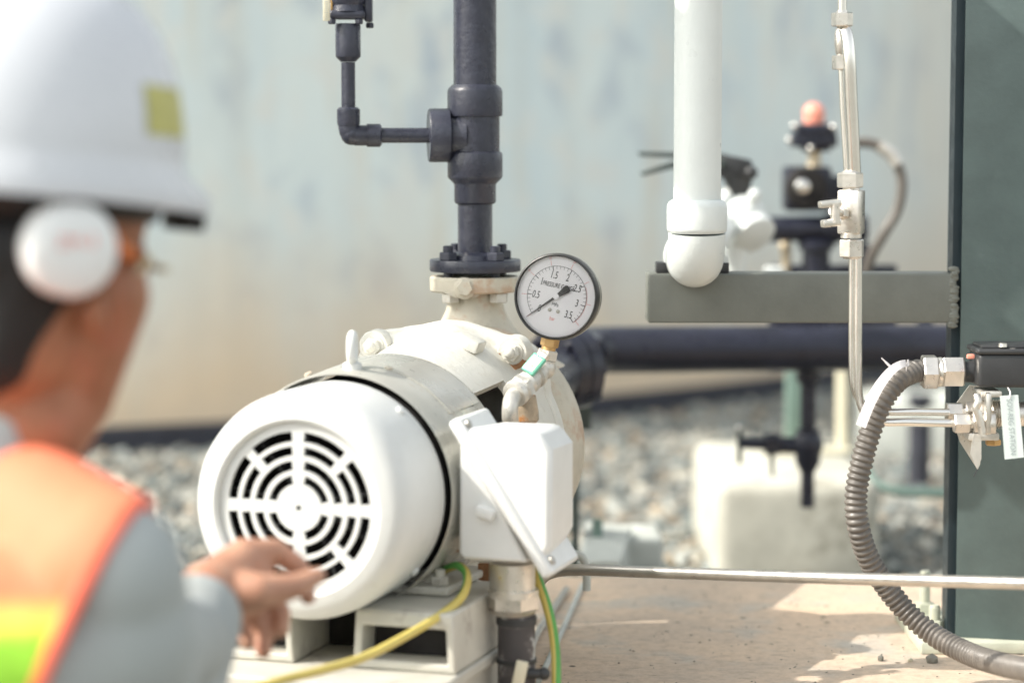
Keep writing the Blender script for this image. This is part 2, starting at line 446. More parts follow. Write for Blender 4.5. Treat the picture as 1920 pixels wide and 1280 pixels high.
# gravel
def gravel():
    t_ = (1 + 5 ** .5) / 2
    bmi = bmesh.new(); bmesh.ops.create_icosphere(bmi, subdivisions=1, radius=1); bmi.verts.ensure_lookup_table()
    base = [v.co.copy() for v in bmi.verts]; faces = [[v.index for v in f.verts] for f in bmi.faces]; bmi.free()
    verts = []; fcs = []; cols = []
    pal = [(.62, .60, .52), (.70, .66, .55), (.42, .46, .44), (.30, .35, .34), (.66, .53, .38), (.55, .57, .53), (.75, .72, .64), (.22, .26, .26), (.50, .40, .29)]
    wts = [5, 3, 6, 4, 2, 6, 3, 2, 1]
    def add(x, y, s):
        q = Matrix.Rotation(random.random() * 6.28, 3, V((random.gauss(0, 1), random.gauss(0, 1), random.gauss(0, 1))).normalized())
        k = (s * random.uniform(.8, 1.35), s * random.uniform(.6, 1.0), s * random.uniform(.35, .7))
        n0 = len(verts)
        for b in base:
            p = q @ V((b.x * k[0], b.y * k[1], b.z * k[2])) * random.uniform(.82, 1.12)
            verts.append((x + p.x, y + p.y, s * .22 + p.z))
        c = random.choices(pal, wts)[0]; f = random.uniform(.25, .80); c = tuple(min(1, q_ * f) for q_ in c) + (1,)
        for fc in faces: fcs.append([n0 + i for i in fc]); cols.append(c)
    cnt = 0
    while cnt < 22000:
        y = 3.8 + 5.6 * random.random() ** 1.15
        x = random.uniform(-.26 * y - .1, .26 * y + .2)
        if math.hypot(x + 2.87, y - 10.93) < 5.06: continue
        if 3.78 > y or (x < -.4 and False): continue
        add(x, y, random.choice((1, 1, 1, 1.6)) * random.uniform(.008, .019)); cnt += 1
    for _ in range(6500):
        x = random.uniform(-1.5, -.43); y = random.uniform(1.3, 3.8); add(x, y, random.uniform(.009, .019))
    me = bpy.data.meshes.new('gravel'); me.from_pydata(verts, [], fcs)
    ca = me.color_attributes.new('Col', 'FLOAT_COLOR', 'CORNER')
    flat = []
    for c in cols: flat.extend(c * 3)
    ca.data.foreach_set('color', flat)
    me.materials.append(M['gravel'])
    o = bpy.data.objects.new('gravel', me); C.objects.link(o)
    tag(o, 'loose pale and grey crushed stone covering the ground', 'gravel', kind='stuff')
gravel()

# storage tank
TC = V((-2.87, 10.93, 0))
tk = thing('storage_tank', 'huge round storage tank with weathered pale blue and tan painted wall', 'tank', TC)
bm = BM(); lathe(bm, TC, (0, 0, 1), [(-.1, 5.0), (5.4, 5.0), (5.5, 4.9), (6.0, .5)], 220)
obj('wall', bm, M['tank'], tk)
bm = BM(); lathe(bm, TC, (0, 0, 1), [(-.1, 5.04), (.062, 5.04), (.068, 5.004)], 220, cap1=False)
obj('tar_skirt', bm, M['tar'], tk)

# ------------------------------------------------------------------ pump set
A_ = V((.303, .953, 0)).normalized(); U_ = V((A_.y, -A_.x, 0)); Z_ = V((0, 0, 1))
H0 = V((-.2380, 2.65, .428))
def L(s, u, w): return H0 + A_ * s + U_ * u + Z_ * w
pump = thing('pump_set', 'white electric motor and cast pump with round slotted fan cover and terminal box', 'pump', V((H0.x + .1, H0.y + .3, SL)))
fr = (A_, U_, Z_)
cowl = BM()
RC = .1295
lathe(cowl, H0, A_, [(.006, .095), (-.001, .0965), (-.003, .100), (-.002, .104), (-.001, .111), (.003, .1190), (.010, .1250), (.022, .1285), (.04, RC), (.125, RC), (.1255, RC - .003), (.02, RC - .012), (.008, .102), (.006, .095)], 96, cap0=False, cap1=False)
cw = obj('fan_cover', cowl, M['white_fan'], pump)
g = BM()
SLOT = [(0.0270, 0.0366), (0.0426, 0.0529), (0.0587, 0.0688), (0.0740, 0.0852)]
solid = [(0.0031, 0.0270), (0.0366, 0.0426), (0.0529, 0.0587), (0.0688, 0.0740), (0.0852, 0.0956)]
for r0, r1 in solid: annp(g, H0, fr, r0, r1, 0, 2 * PI, .004, .009, 96)
for k, (r0, r1) in enumerate(SLOT):
    ns = 4 if k < 2 else 8
    for j in range(ns):
        th = 2 * PI * j / ns
        hw = .0070 if (ns == 4 or j % 2 == 0) else .0055
        dt = math.asin(hw / ((r0 + r1) / 2)); annp(g, H0, fr, r0, r1, th - dt, th + dt, .0042, .0088, 4)
obj('grille', g, M['white_fan'], cw)
for ang in (40, 130, -50, -140):
        b = BM(); th = R(ang); d = U_ * math.sin(th) + Z_ * math.cos(th)
        lathe(b, H0 + A_ * .105 + d * (RC - .001), d, [(0, .006), (.004, .006), (.005, .004)], 12)
        obj('cover_screw', b, M['white_fan'], cw)
f = BM()
annp(f, H0, fr, .0, .024, 0, 2 * PI, .03, .06, 24)
for j in range(9):
    th = 2 * PI * j / 9; d = U_ * math.sin(th) + Z_ * math.cos(th); n = d.cross(A_)
    prism(f, [H0 + A_ * .035 + d * .02, H0 + A_ * .035 + d * .10, H0 + A_ * .07 + d * .10, H0 + A_ * .07 + d * .02], n * .004)
obj('fan', f, M['black_plastic'], pump)
b = BM(); lathe(b, H0, A_, [(.085, .118), (.15, .120)], 48); obj('motor_end', b, M['black_and_shade'], pump)  # near-black, shade painted into the gap behind the fan cover
# motor body
b = BM()
lathe(b, H0, A_, [(.140, .128), (.30, .134)], 96); obj('motor_body', b, M['black_and_shade'], pump)  # near-black too, so the gap before the sheet cover looks shaded
b = BM()
SH = [(.1325, .1350), (.130, .1362), (.1325, .1382), (.30, .1455), (.303, .144), (.300, .1425), (.1325, .1350)]
def sk(k, i): return not (-.5 < ((i / 120 + .5) % 1 - .5) * 2 < .66)
bm_ = b
# rolled sheet cover: open at the foot
def arc_sheet(bm, prof, t0, t1, n):
    rings = []
    for s, r in prof:
        rings.append([bm.verts.new(L(s, r * math.sin(t0 + (t1 - t0) * i / n), r * math.cos(t0 + (t1 - t0) * i / n))) for i in range(n + 1)])
    for k in range(len(rings) - 1):
        for i in range(n): bm.faces.new((rings[k][i], rings[k][i + 1], rings[k + 1][i + 1], rings[k + 1][i]))
arc_sheet(b, SH, R(-140), R(150), 100)
sc_o = obj('sheet_cover', b, M['sheet'], pump)
for (s, th) in ((.20, 14), (.27, 20), (.165, -22)):
    b = BM(); d = U_ * math.sin(R(th)) + Z_ * math.cos(R(th)); lathe(b, L(s, 0, 0) + d * .1400, d, [(0, .0055), (.003, .0055), (.0045, .003)], 14)
    obj('rivet', b, M['cream_cast'], sc_o)
b = BM()
arc_sheet(b, [(.196, .1412), (.196, .1424), (.292, .1466), (.292, .1454)], R(16), R(52), 30)
obj('seam_plate', b, M['sheet'], sc_o)
# lifting eye
b = BM(); tp = L(.165, 0.002, .142)
lathe(b, tp, Z_, [(-.004, .011), (.004, .011), (.006, .007)], 20)
n_ = 20
pts = [tp + Z_ * (.022 + .0155 * -math.cos(2 * PI * i / n_)) + V((.05, 1, 0)) * (.0155 * math.sin(2 * PI * i / n_)) for i in range(n_)]
rings = []
for i in range(n_):
    d = (pts[i] - (tp + Z_ * .022)).normalized()
    rings.append([b.verts.new(pts[i] + (d * math.cos(2 * PI * k / 10) + V((1, -.05, 0)) * math.sin(2 * PI * k / 10)) * .0056) for k in range(10)])
for i in range(n_):
    for k in range(10):
        b.faces.new((rings[i][k], rings[i][(k + 1) % 10], rings[(i + 1) % n_][(k + 1) % 10], rings[(i + 1) % n_][k]))
obj('lifting_eye', b, M['white_fan'], pump)
# bell adapter with a real window on its right shoulder
tab = [(-180, .156), (-60, .158), (-46, .172), (-39.5, .180), (-31, .179), (-22, .171), (-13, .167), (0, .1695), (7, .1695), (16, .168), (25, .1695), (32, .176), (40, .180), (50, .171), (62, .158), (180, .156)]
def rtab(th):
    d = math.degrees(th); d = (d + 180) % 360 - 180
    for (a0, r0), (a1, r1) in zip(tab, tab[1:]):
        if a0 <= d <= a1:
            t = (d - a0) / (a1 - a0); t = t * t * (3 - 2 * t); return r0 + (r1 - r0) * t
    return .156
def bell(s, th, din=0):
    k = max(0, min(1, (s - .30) / .205)); k = k * k * (3 - 2 * k)
    dd = (math.degrees(th) + 180) % 360 - 180
    rb = .149 + .019 * math.exp(-((dd - 3) / 23) ** 2)
    k2 = max(0, (s - .487) / .018) ** 2 if s > .487 else 0
    return .137 + (rb - .137) * k + (rtab(th) - .003 - rb) * min(1, k2) - din
b = BM(); NS = 16; NT = 144
g_o = {}
for din in (0, 1):
    for i in range(NS + 1):
        s = .298 + .207 * i / NS
        for j in range(NT):
            th = 2 * PI * j / NT; r = bell(s, th, .012 * din)
            g_o[din, i, j] = b.verts.new(L(s, r * math.sin(th), r * math.cos(th)))
def hole(i, j):
    th = (j + .5) / NT * 360; s = .298 + .207 * (i + .5) / NS
    return (44 < th < 66 and .325 < s < .425)
for i in range(NS):
    for j in range(NT):
        J = (j + 1) % NT
        if hole(i, j): continue
        for din in (0, 1):
            b.faces.new((g_o[din, i, j], g_o[din, i, J], g_o[din, i + 1, J], g_o[din, i + 1, j]))
        for (i2, j2, e) in ((i - 1, j, ((i, j), (i, J))), (i + 1, j, ((i + 1, j), (i + 1, J))), (i, (j - 1) % NT, ((i, j), (i + 1, j))), (i, J, ((i, J), (i + 1, J)))):
            if 0 <= i2 < NS and hole(i2, j2):
                p, q = e; b.faces.new((g_o[0, p[0], p[1]], g_o[0, q[0], q[1]], g_o[1, q[0], q[1]], g_o[1, p[0], p[1]]))
# plate behind the bell
rings = []
for s, dr in ((.503, -.003), (.506, 0), (.522, 0), (.525, -.003)):
    rings.append([b.verts.new(L(s, (rtab(2 * PI * j / NT) + dr) * math.sin(2 * PI * j / NT), (rtab(2 * PI * j / NT) + dr) * math.cos(2 * PI * j / NT))) for j in range(NT)])
for k in range(3):
    for j in range(NT): b.faces.new((rings[k][j], rings[k][(j + 1) % NT], rings[k + 1][(j + 1) % NT], rings[k + 1][j]))
b.faces.new(list(reversed(rings[0]))); b.faces.new(rings[-1])
ad = obj('adapter', b, M['white_cast'], pump)
b = BM()   # square cast boss on the bell
d = U_ * math.sin(R(20)) + Z_ * math.cos(R(20)); rot = Matrix((A_.cross(d), A_, d)).transposed()
box(b, L(.435, 0, 0) + d * .158, (.036, .034, .016), rot, .003); obj('boss', b, M['white_cast'], ad)
b = BM(); lathe(b, H0, A_, [(.30, .05), (.50, .05)], 40); lathe(b, H0, A_, [(.33, .075), (.38, .075)], 40); obj('coupling', b, M['brown'], pump)
for th in (-34.5, 36):
    b = BM(); c = L(.5, .1645 * math.sin(R(th)), .1645 * math.cos(R(th)))
    lathe(b, c, -A_, [(-.004, .0215), (.016, .0205), (.018, .019)], 28)
    bo = obj('bolt_boss', b, M['white_cast'], ad)
    b = BM(); lathe(b, c - A_ * .0175, -A_, [(0, .0145), (.0022, .0145)], 24); hexa(b, c - A_ * .0195, c - A_ * .029, .0118, rot=.3, ch=.002)
    ball(b, c - A_ * .029, (.0075, .0075, .0075)); obj('bolt', b, M['white_cast'], bo)
    if th > 0:
        b = BM(); annp(b, c, basis(-A_), .0160, .0224, R(95), R(240), .0150, .0190, 20)
        obj('rust_ring', b, M['rust'], bo)
# volute
b = BM()
lathe(b, H0, A_, [(.526, .135), (.53, .150), (.545, .158), (.60, .160), (.625, .150), (.64, .115), (.66, .075)], 96)
obj('volute', b, M['cream_cast'], pump)
# discharge neck and flange
DF = P(891, 497, 3.25); DX, DY = DF.x, DF.y
b = BM(); zt = P(891, 548, 3.25).z; zb = H0.z + .10
prof = []
for k in range(9):
    t = k / 8; prof.append((t * (zt - zb), .036 + .085 * (1 - t) ** 2.2))
lathe(b, (DX, DY, zb), Z_, prof, 48); nk = obj('discharge_neck', b, M['cream_cast'], pump)
b = BM(); z0 = P(891, 546, 3.25).z; z1 = P(891, 517, 3.25).z
lathe(b, (DX - .001, DY, z0), Z_, [(0, .0575), (.002, .060), (z1 - z0 - .002, .060), (z1 - z0, .058)], 64)
fl = obj('discharge_flange', b, M['cream_cast'], pump)
b = BM()
cc = P(871, 541, 3.19)
lathe(b, V((cc.x, DY - .035, cc.z)), V((0, -1, 0)), [(0, .0155), (.024, .0145), (.0255, .0125)], 28)
prism(b, [V((cc.x - .030, DY - .054, z0 + .003)), V((cc.x + .030, DY - .054, z0 + .003)), V((cc.x + .013, DY - .056, cc.z - .012)), V((cc.x - .013, DY - .056, cc.z - .012))], V((0, .02, 0)))
obj('plug_boss', b, M['cream_cast'], fl)
b = BM(); hexa(b, V((cc.x, DY - .060, cc.z + .001)), V((cc.x, DY - .067, cc.z + .001)), .0112, rot=.35); obj('plug', b, M['cream_cast'], fl)
for k in range(4):
    th = R(45 + 90 * k); x = DX + .045 * math.sin(th); y = DY + .045 * math.cos(th)
    b = BM(); hexa(b, (x, y, z0 - .0002), (x, y, z0 - .013), .0125, rot=.2 + k); obj('flange_bolt', b, M['paint_steel'], fl)
# motor feet
for u in (-.085, .085):
    b = BM()
    prism(b, [L(.16, u - .03, -.117), L(.16, u + .03, -.117), L(.16, u + .016, -.09), L(.16, u - .012, -.09)], A_ * .03)
    prism(b, [L(.135, u - .03, -.117), L(.135, u + .045, -.117), L(.135, u + .045, -.107), L(.135, u - .03, -.107)], A_ * .15)
    ft = obj('foot', b, M['cream_base'], pump, bev=.003)
    b = BM(); hexa(b, L(.155, u + .028, -.107), L(.155, u + .028, -.097), .011); lathe(b, L(.155, u + .028, -.097), Z_, [(0, .006), (.008, .006)], 12); obj('foot_bolt', b, M['cream_base'], ft)

# terminal box, split by its diagonal rim
tb0 = .128; tbd = .105
def TB(u, w, s): return L(tb0 + s * tbd, u, w)
b = BM()
uL, uR, wT, wB = .143, .2555, .081, -.072
prism(b, [TB(uL + .002, wT - .006, 0.05), TB(uR - .03, wB, 0.05), TB(uL + .006, wB, 0.05), TB(uL, wB + .006, .05)][::-1], A_ * tbd * .9)
tbx = obj('terminal_box', b, M['white_box'], pump, bev=.005)
b = BM()
box(b, (TB(uL + .034, -.016, .03)), (.022, .014, .012), Matrix((U_, A_, Z_)).transposed() @ Matrix.Rotation(R(20), 3, 'Y'), .002); obj('clip', b, M['white_box'], tbx)
b = BM()
pl = [TB(uL + .014, wT, 0), TB(uR - .018, wT, 0), TB(uR, wT - .022, 0), TB(uR, wB + .022, 0), TB(uR - .012, wB - .002, 0), TB(uL + .006, wT - .012, 0)]
A4 = [bm2 for bm2 in pl]
va = [b.verts.new(p) for p in pl]
cen = sum(pl, V()) / len(pl)
vb = [b.verts.new(p + A_ * tbd + (cen - p) * .10) for p in pl]
nn = len(pl); b.faces.new(list(reversed(va))); b.faces.new(vb)
for i in range(nn): b.faces.new((va[i], va[(i + 1) % nn], vb[(i + 1) % nn], vb[i]))
lid = obj('lid', b, M['white_box'], tbx, bev=.008)
b = BM()
p0 = TB(uL - .004, wT + .008, 0); p1 = TB(uR - .002, wB - .013, 0); d = (p1 - p0).normalized(); n = V(d).cross(A_).normalized()
if n.z < 0: n = -n
h = .0080
prism(b, [p0 - n * h, p1 - n * h, p1 + n * h, p0 + n * h], A_ * (tbd * 1.05))
bmesh.ops.translate(b, verts=b.verts[:], vec=-A_ * .005)
rim = obj('lid_rim', b, M['white_box'], lid, bev=.005)
for t_, (fx) in ((.06, 0), (.93, 0)):
    b = BM(); q = p0.lerp(p1, t_) + n * h + A_ * .008; lathe(b, q, n, [(0, .0052), (.004, .0052), (.005, .003)], 14); obj('lid_screw', b, M['galv'], rim)

# gland and conduit under the box
GC = P(962, 1100, 2.755)
gx, gy = GC.x, GC.y
gl = thing('cable_gland', 'brushed metal cable gland screwed under the white terminal box', 'cable gland', (gx, gy, P(0, 1150, 2.755).z))
def zpx(py, Y=2.755): return P(960, py, Y).z
b = BM(); lathe(b, (gx - .001, gy, zpx(1112)), Z_, [(0, .0265), (zpx(1060) - zpx(1112) + .004, .0265)], 40); obj('collar', b, M['steel_b'], gl)
b = BM(); hexa(b, (gx, gy, zpx(1140)), (gx, gy, zpx(1112)), .030, rot=.3); obj('nut', b, M['steel_b'], gl)
b = BM(); lathe(b, (gx, gy, zpx(1150)), Z_, [(0, .024), (.006, .0285)], 40); lathe(b, (gx, gy, zpx(1110)), Z_, [(-.004, .0295), (.004, .0295)], 40); obj('ring', b, M['steel_b'], gl)
cp = thing('motor_conduit', 'paint spattered dark conduit rising from the slab to the cable gland', 'conduit', (gx, gy, SL))
b = BM(); lathe(b, (gx + .004, gy, SL), Z_, [(0, .0225), (zpx(1150) - SL - .0005, .0215)], 32); obj('pipe', b, M['spatter'], cp)
for zz, hh_ in ((1168, .008), (1240, .005)):
    b = BM(); lathe(b, (gx + .004, gy, zpx(zz)), Z_, [(0, .0235), (hh_, .0235)], 32); obj('cable_tie', b, M['black_plastic'], cp)
b = BM(); q = P(1010, 1262, 2.74); cyl(b, q - V((.02, 0, 0)), q + V((.008, 0, 0)), .006, seg=12, ch=.001); ball(b, q + V((.006, 0, 0)), .0075); obj('clamp_knob', b, M['black_plastic'], cp)
b = BM(); q = P(975, 1262, 2.715); box(b, q, (.014, .008, .03), Matrix.Rotation(R(12), 3, 'Y'), .002); obj('paper_tag', b, M['cream_tube'], cp)

# ------------------------------------------------------------------ pump base (two box pedestals on a raised bed)
pb = thing('pump_plinth', 'cream painted steel pump plinth with two hollow pedestals under the motor', 'plinth', (H0.x, H0.y + .2, SL))
zb0 = .2425; wb0 = zb0 - H0.z; zt_ = H0.z - .1175; wt0 = zt_ - H0.z
b = BM(); prism(b, [L(-.03, -.20, wb0 - .014), L(-.03, .174, wb0 - .014), L(-.03, .174, wb0), L(-.03, -.20, wb0)], A_ * .29); prism(b, [L(.2605, -.16, wb0 - .014), L(.2605, .07, wb0 - .014), L(.2605, .07, wb0), L(.2605, -.16, wb0)], A_ * .38)
bed = obj('bed', b, M['cream_base'], pb, bev=.003)
b = BM(); prism(b, [L(-.02, -.19, SL - H0.z), L(-.02, .166, SL - H0.z), L(-.02, .166, wb0 - .0145), L(-.02, -.19, wb0 - .0145)], A_ * .27); prism(b, [L(.2505, -.15, SL - H0.z), L(.2505, .06, SL - H0.z), L(.2505, .06, wb0 - .0145), L(.2505, -.15, wb0 - .0145)], A_ * .38)
obj('skirt', b, M['cream_base'], pb, bev=.003)
def pedestal(u0, u1, s0, s1, t=.010):
    b = BM(); wb = wb0 + .0004; wt = wt0 - .0004
    pts = [(u0, wb), (u1, wb), (u1 - .004, wt), (u0 + .004, wt)]; ins = [(u0 + t, wb + t), (u1 - t, wb + t), (u1 - t * 1.2, wt - t * 1.8), (u0 + t * 1.2, wt - t * 1.8)]
    rr = []
    for s_ in (s0, s1):
        rr.append(([b.verts.new(L(s_, *p)) for p in pts], [b.verts.new(L(s_, *p)) for p in ins]))
    for i in range(4):
        j = (i + 1) % 4
        for (o_, i_) in rr: b.faces.new((o_[i], o_[j], i_[j], i_[i]))
        b.faces.new((rr[0][0][i], rr[0][0][j], rr[1][0][j], rr[1][0][i])); b.faces.new((rr[0][1][i], rr[0][1][j], rr[1][1][j], rr[1][1][i]))
    return b
for u0, u1 in ((.047, .170), (-.150, -.024)):
    pd = obj('pedestal', pedestal(u0, u1, .045, .25), M['cream_base'], pb, bev=.003)
    b = BM(); prism(b, [L(.085, u0 + .0115, wb0 + .0115), L(.085, u1 - .0115, wb0 + .0115), L(.085, u1 - .0135, wt0 - .0195), L(.085, u0 + .0135, wt0 - .0195)], A_ * .16); obj('cavity_shade', b, M['black_and_shade'], pd)  # black block fills the opening in place of its inner shade
b = BM(); prism(b, [L(.15, -.023, wb0 + .0006), L(.15, .046, wb0 + .0006), L(.15, .046, wt0), L(.15, -.023, wt0)], A_ * .01); obj('void_shade', b, M['black_and_shade'], pb)  # black plate stands in for the shaded void between the pedestals
b = BM(); prism(b, [L(.42, -.09, wb0 + .0006), L(.42, .06, wb0 + .0006), L(.42, .05, -.13), L(.42, -.07, -.13)], A_ * .06); obj('pump_stand', b, M['cream_base'], pb)
b = BM(); prism(b, [P(824, 1036, 2.80), P(858, 1034, 2.80), P(858, 988, 2.80), P(838, 988, 2.80), P(826, 1004, 2.80)], V((.002, .008, 0))); obj('rusty_bracket', b, M['rust'], pump)
b = BM(); prism(b, [P(896, 1086, 2.86), P(918, 1092, 2.86), P(918, 1056, 2.86), P(896, 1056, 2.86)], V((.002, .006, 0))); obj('rusty_tab', b, M['rust'], pump)

# ------------------------------------------------------------------ wires
def wire(name, label, pts, r, turns, phase=0):
    root = thing(name, label, 'earth wire', V(pts[-1]))
    sp_ = spline(pts, 10); tg = []
    b = BM(); tube(b, sp_, r, 14); w = obj('yellow_jacket', b, M['wire_y'], root)
    # stripe: a raised half shell following the wire
    b = BM(); n = len(sp_); prev = None; a, e1, e2 = basis((sp_[1] - sp_[0])); last = (sp_[1] - sp_[0]).normalized()
    for i in range(n):
        t = (sp_[min(i + 1, n - 1)] - sp_[max(i - 1, 0)]).normalized(); q = last.rotation_difference(t); e1 = q @ e1; e2 = q @ e2; last = t
        row = []
        for k in range(7):
            an = phase + turns * i / n * 2 * PI + (k / 6 - .5) * R(110)
            row.append(b.verts.new(sp_[i] + (e1 * math.sin(an) + e2 * math.cos(an)) * (r + .00035)))
        if prev:
            for k in range(6): b.faces.new((prev[k], prev[k + 1], row[k + 1], row[k]))
        prev = row
    obj('green_stripe', b, M['wire_g'], w)
    return root
wire('earth_wire', 'green and yellow earth wire curving from the motor down past the pump base',
     [P(790, 1085, 2.84), P(825, 1072, 2.80), P(858, 1060, 2.76), P(876, 1078, 2.735), P(868, 1115, 2.70), P(830, 1150, 2.66), P(760, 1192, 2.60), P(680, 1232, 2.54), P(600, 1256, 2.49), P(500, 1282, 2.43), P(380, 1330, 2.38)], .0048, .5, R(30))
wire('earth_wire', 'thick green and yellow earth wire hanging below the terminal box over the slab',
     [P(1000, 1058, 2.80), P(1008, 1085, 2.79), P(1024, 1130, 2.78), P(1036, 1180, 2.77), P(1042, 1235, 2.76), P(1042, 1300, 2.74), P(1038, 1360, 2.72)], .0055, .12, R(-60))

# ------------------------------------------------------------------ black discharge pipe
dp = thing('discharge_pipe', 'black painted vertical pipe with tee and bolted flange above the pump', 'pipe', (DX, DY, P(0, 508, 3.25).z))
def zD(py): return P(960, py, 3.25).z
w = lambda n: W(n, 3.25)
b = BM(); lathe(b, (DX, DY, zD(508)), Z_, [(0, w(84)), (.0015, w(85.5)), (zD(486) - zD(508) - .0015, w(85.5)), (zD(486) - zD(508), w(84))], 72)
fl = obj('flange', b, M['black_paint'], dp)
b = BM(); lathe(b, (DX, DY, zD(486)), Z_, [(0, w(49)), (.006, w(46)), (w(14), w(36))], 48); obj('weld_neck', b, M['black_paint'], fl)
for k in range(4):
    th = R(45 + 90 * k + 8); x = DX + .045 * math.sin(th); y = DY + .045 * math.cos(th)
    b = BM(); hexa(b, (x, y, zD(486.3)), (x, y, zD(471)), .0128, rot=.2 + k); lathe(b, (x, y, zD(472)), Z_, [(0, .0068), (.0085, .0068), (.0095, .0055)], 14)
    lathe(b, (x, y, zD(546)), Z_, [(0, .006), (zD(509) - zD(546), .006)], 12)
    obj('bolt', b, M['black_paint'], dp)
b = BM(); cyl(b, (DX, DY, zD(480)), (DX, DY, zD(360)), w(32.5), seg=48); obj('lower_pipe', b, M['black_paint'], dp)
b = BM()
lathe(b, (DX, DY, 0), Z_, [(zD(383), w(33)), (zD(381), w(37)), (zD(378), w(39)), (zD(346), w(39)), (zD(342), w(42)), (zD(334), w(50)), (zD(331), w(51.5)), (zD(290), w(51.5)), (zD(286), w(50)), (zD(284), w(46)), (zD(219), w(46)), (zD(218), w(50.5)), (zD(214), w(51.5)), (zD(172), w(51.5)), (zD(166), w(49.5)), (zD(159), w(42))], 64, cap0=True, cap1=True)
obj('tee', b, M['black_paint'], dp)
b = BM(); q = P(875, 253, 3.25)
BD = V((-1, -.12, 0)).normalized()
zc = zD(254)
lathe(b, (DX, DY, zc), BD, [(w(20), w(46)), (w(48), w(38)), (w(49), w(50)), (w(84), w(50)), (w(87), w(48))], 56)
obj('branch_socket', b, M['black_paint'], dp)
b = BM(); cyl(b, (DX, DY, zD(170)), (DX, DY, zD(-260)), w(40), seg=56); obj('upper_pipe', b, M['black_paint'], dp)
b = BM(); lathe(b, (DX, DY, zD(512)), Z_, [(0, .036), (zD(508) - zD(512), .036)], 40); obj('gasket', b, M['black_and_shade'], dp)
# branch line
br = thing('branch_line', 'thin black branch pipe with elbow and small flanged valve left of the tee', 'pipe', V((DX, DY, zc)) + BD * w(88))
e0 = V((DX, DY, zc)) + BD * w(87); ec = V((DX, DY, zc)) + BD * w(222)
b = BM(); cyl(b, e0, ec, w(14), seg=28); obj('horizontal_pipe', b, M['black_paint'], br)
b = BM()
el = [ec + BD * (-w(45)), ec - BD * w(10)] + [ec + (BD * math.sin(R(t)) + Z_ * (1 - math.cos(R(t)))) * w(14) for t in (0, 22, 45, 67, 90)] + [ec + BD * w(14) + Z_ * w(48)]
tube(b, el, w(19), 28)
lathe(b, ec - BD * w(38), -BD, [(-w(18), w(21.5)), (w(6), w(21.5)), (w(9), w(18))], 32)
lathe(b, ec + BD * w(14) + Z_ * w(22), Z_, [(-w(4), w(20)), (w(2), w(21.5)), (w(26), w(21.5)), (w(30), w(17))], 32)
ball(b, ec + BD * w(9) + Z_ * w(2), w(20))
obj('elbow', b, M['black_paint'], br)
vx = ec + BD * w(14); zv = lambda py: zD(py)
def vp(py): return V((vx.x, vx.y, zD(py)))
b = BM(); cyl(b, vp(215), vp(118), w(13), seg=28); obj('vertical_pipe', b, M['black_paint'], br)
b = BM(); lathe(b, (vx.x, vx.y, 0), Z_, [(zD(117), w(14)), (zD(108), w(23)), (zD(104), w(23.5)), (zD(50), w(23.5)), (zD(46), w(22))], 36); obj('reducer', b, M['black_paint'], br)
b = BM(); box(b, vp(30) + V((0, 0, 0)), (w(66), w(60), w(16)), None, w(6), 3); lathe(b, (vx.x, vx.y, 0), Z_, [(zD(24), w(33)), (zD(12), w(30)), (zD(4), w(34)), (zD(-60), w(34))], 40)
box(b, vp(-2) + V((w(38), w(8), 0)), (w(14), w(40), w(88)), None, w(4), 3)
vb_ = obj('valve_body', b, M['black_paint'], br)
for dx, dy, pyy in ((-28, -22, 38), (22, -22, 38), (40, 10, 44)):
    b = BM(); hexa(b, vp(pyy) + V((w(dx), w(dy), 0)), vp(pyy + 10) + V((w(dx), w(dy), 0)), w(8)); obj('valve_bolt', b, M['black_paint'], vb_)
b = BM(); box(b, P(612, 15, 3.2), (w(13), w(3), w(48)), None, w(1)); t_ = obj('paper_label', b, M['cream_tube'], br)
b = BM()
for i in range(9): box(b, P(612, 4 + i * 4, 3.197), (w(random.uniform(3, 8)), w(.5), w(1)))
obj('label_print', b, M['tag_ink'], t_)
b = BM(); box(b, P(622, 0, 3.22), (w(4), w(10), w(60)), None, w(1)); obj('brass_lever', b, M['brass'], br)

# ------------------------------------------------------------------ pressure gauge
GP = P(1044, 556, 2.98); RG = W(81.5, 2.98)
gn = V((-.27, -.955, .06)).normalized()       # the way the face looks
ang = R(11)
ex0 = gn.cross(V((0, 0, 1))).normalized() * -1
if ex0.x < 0: ex0 = -ex0
ey0 = gn.cross(ex0).normalized()
if ey0.z < 0: ey0 = -ey0
ex = (ex0 * math.cos(ang) - ey0 * math.sin(ang)).normalized(); ey = (ex0 * math.sin(ang) + ey0 * math.cos(ang)).normalized()
pg = thing('pressure_gauge', 'round pressure gauge with white dial and black case reading zero', 'gauge', GP - ey * (RG + .02))
b = BM()
lathe(b, GP, -gn, [(-.006, RG * .93), (-.008, RG * .955), (-.007, RG * .985), (-.004, RG), (.006, RG), (.0065, RG * .96), (.026, RG * .95), (.030, RG * .92)], 96, cap0=False)
obj('case', b, M['gauge_case'], pg)
b = BM(); lathe(b, GP, -gn, [(.0055, RG * .99), (.0065, RG * 1.008), (.011, RG * 1.008), (.0125, RG * .985)], 96, cap0=False, cap1=False); obj('outer_band', b, M['chrome'], pg)
b = BM(); lathe(b, GP, -gn, [(0, RG * .945), (.001, RG * .945)], 96); dl = obj('dial', b, M['dial'], pg)
def GD(r, deg, h=.0004):   # angle clockwise from twelve o'clock
    t = R(deg); return GP + gn * h + (ex * math.sin(t) + ey * math.cos(t)) * (r * RG)
def tick(b, r0, r1, deg, wd):
    t = R(deg); tang = ex * math.cos(t) - ey * math.sin(t)
    p, q = GD(r0, deg), GD(r1, deg); prism(b, [p - tang * wd, q - tang * wd, q + tang * wd, p + tang * wd], gn * .0002)
b = BM()
for i in range(36):
    d = -135 + 270 * i / 35
    tick(b, .60 if i % 5 == 0 else .635, .705, d, .00042 if i % 5 == 0 else .00018)
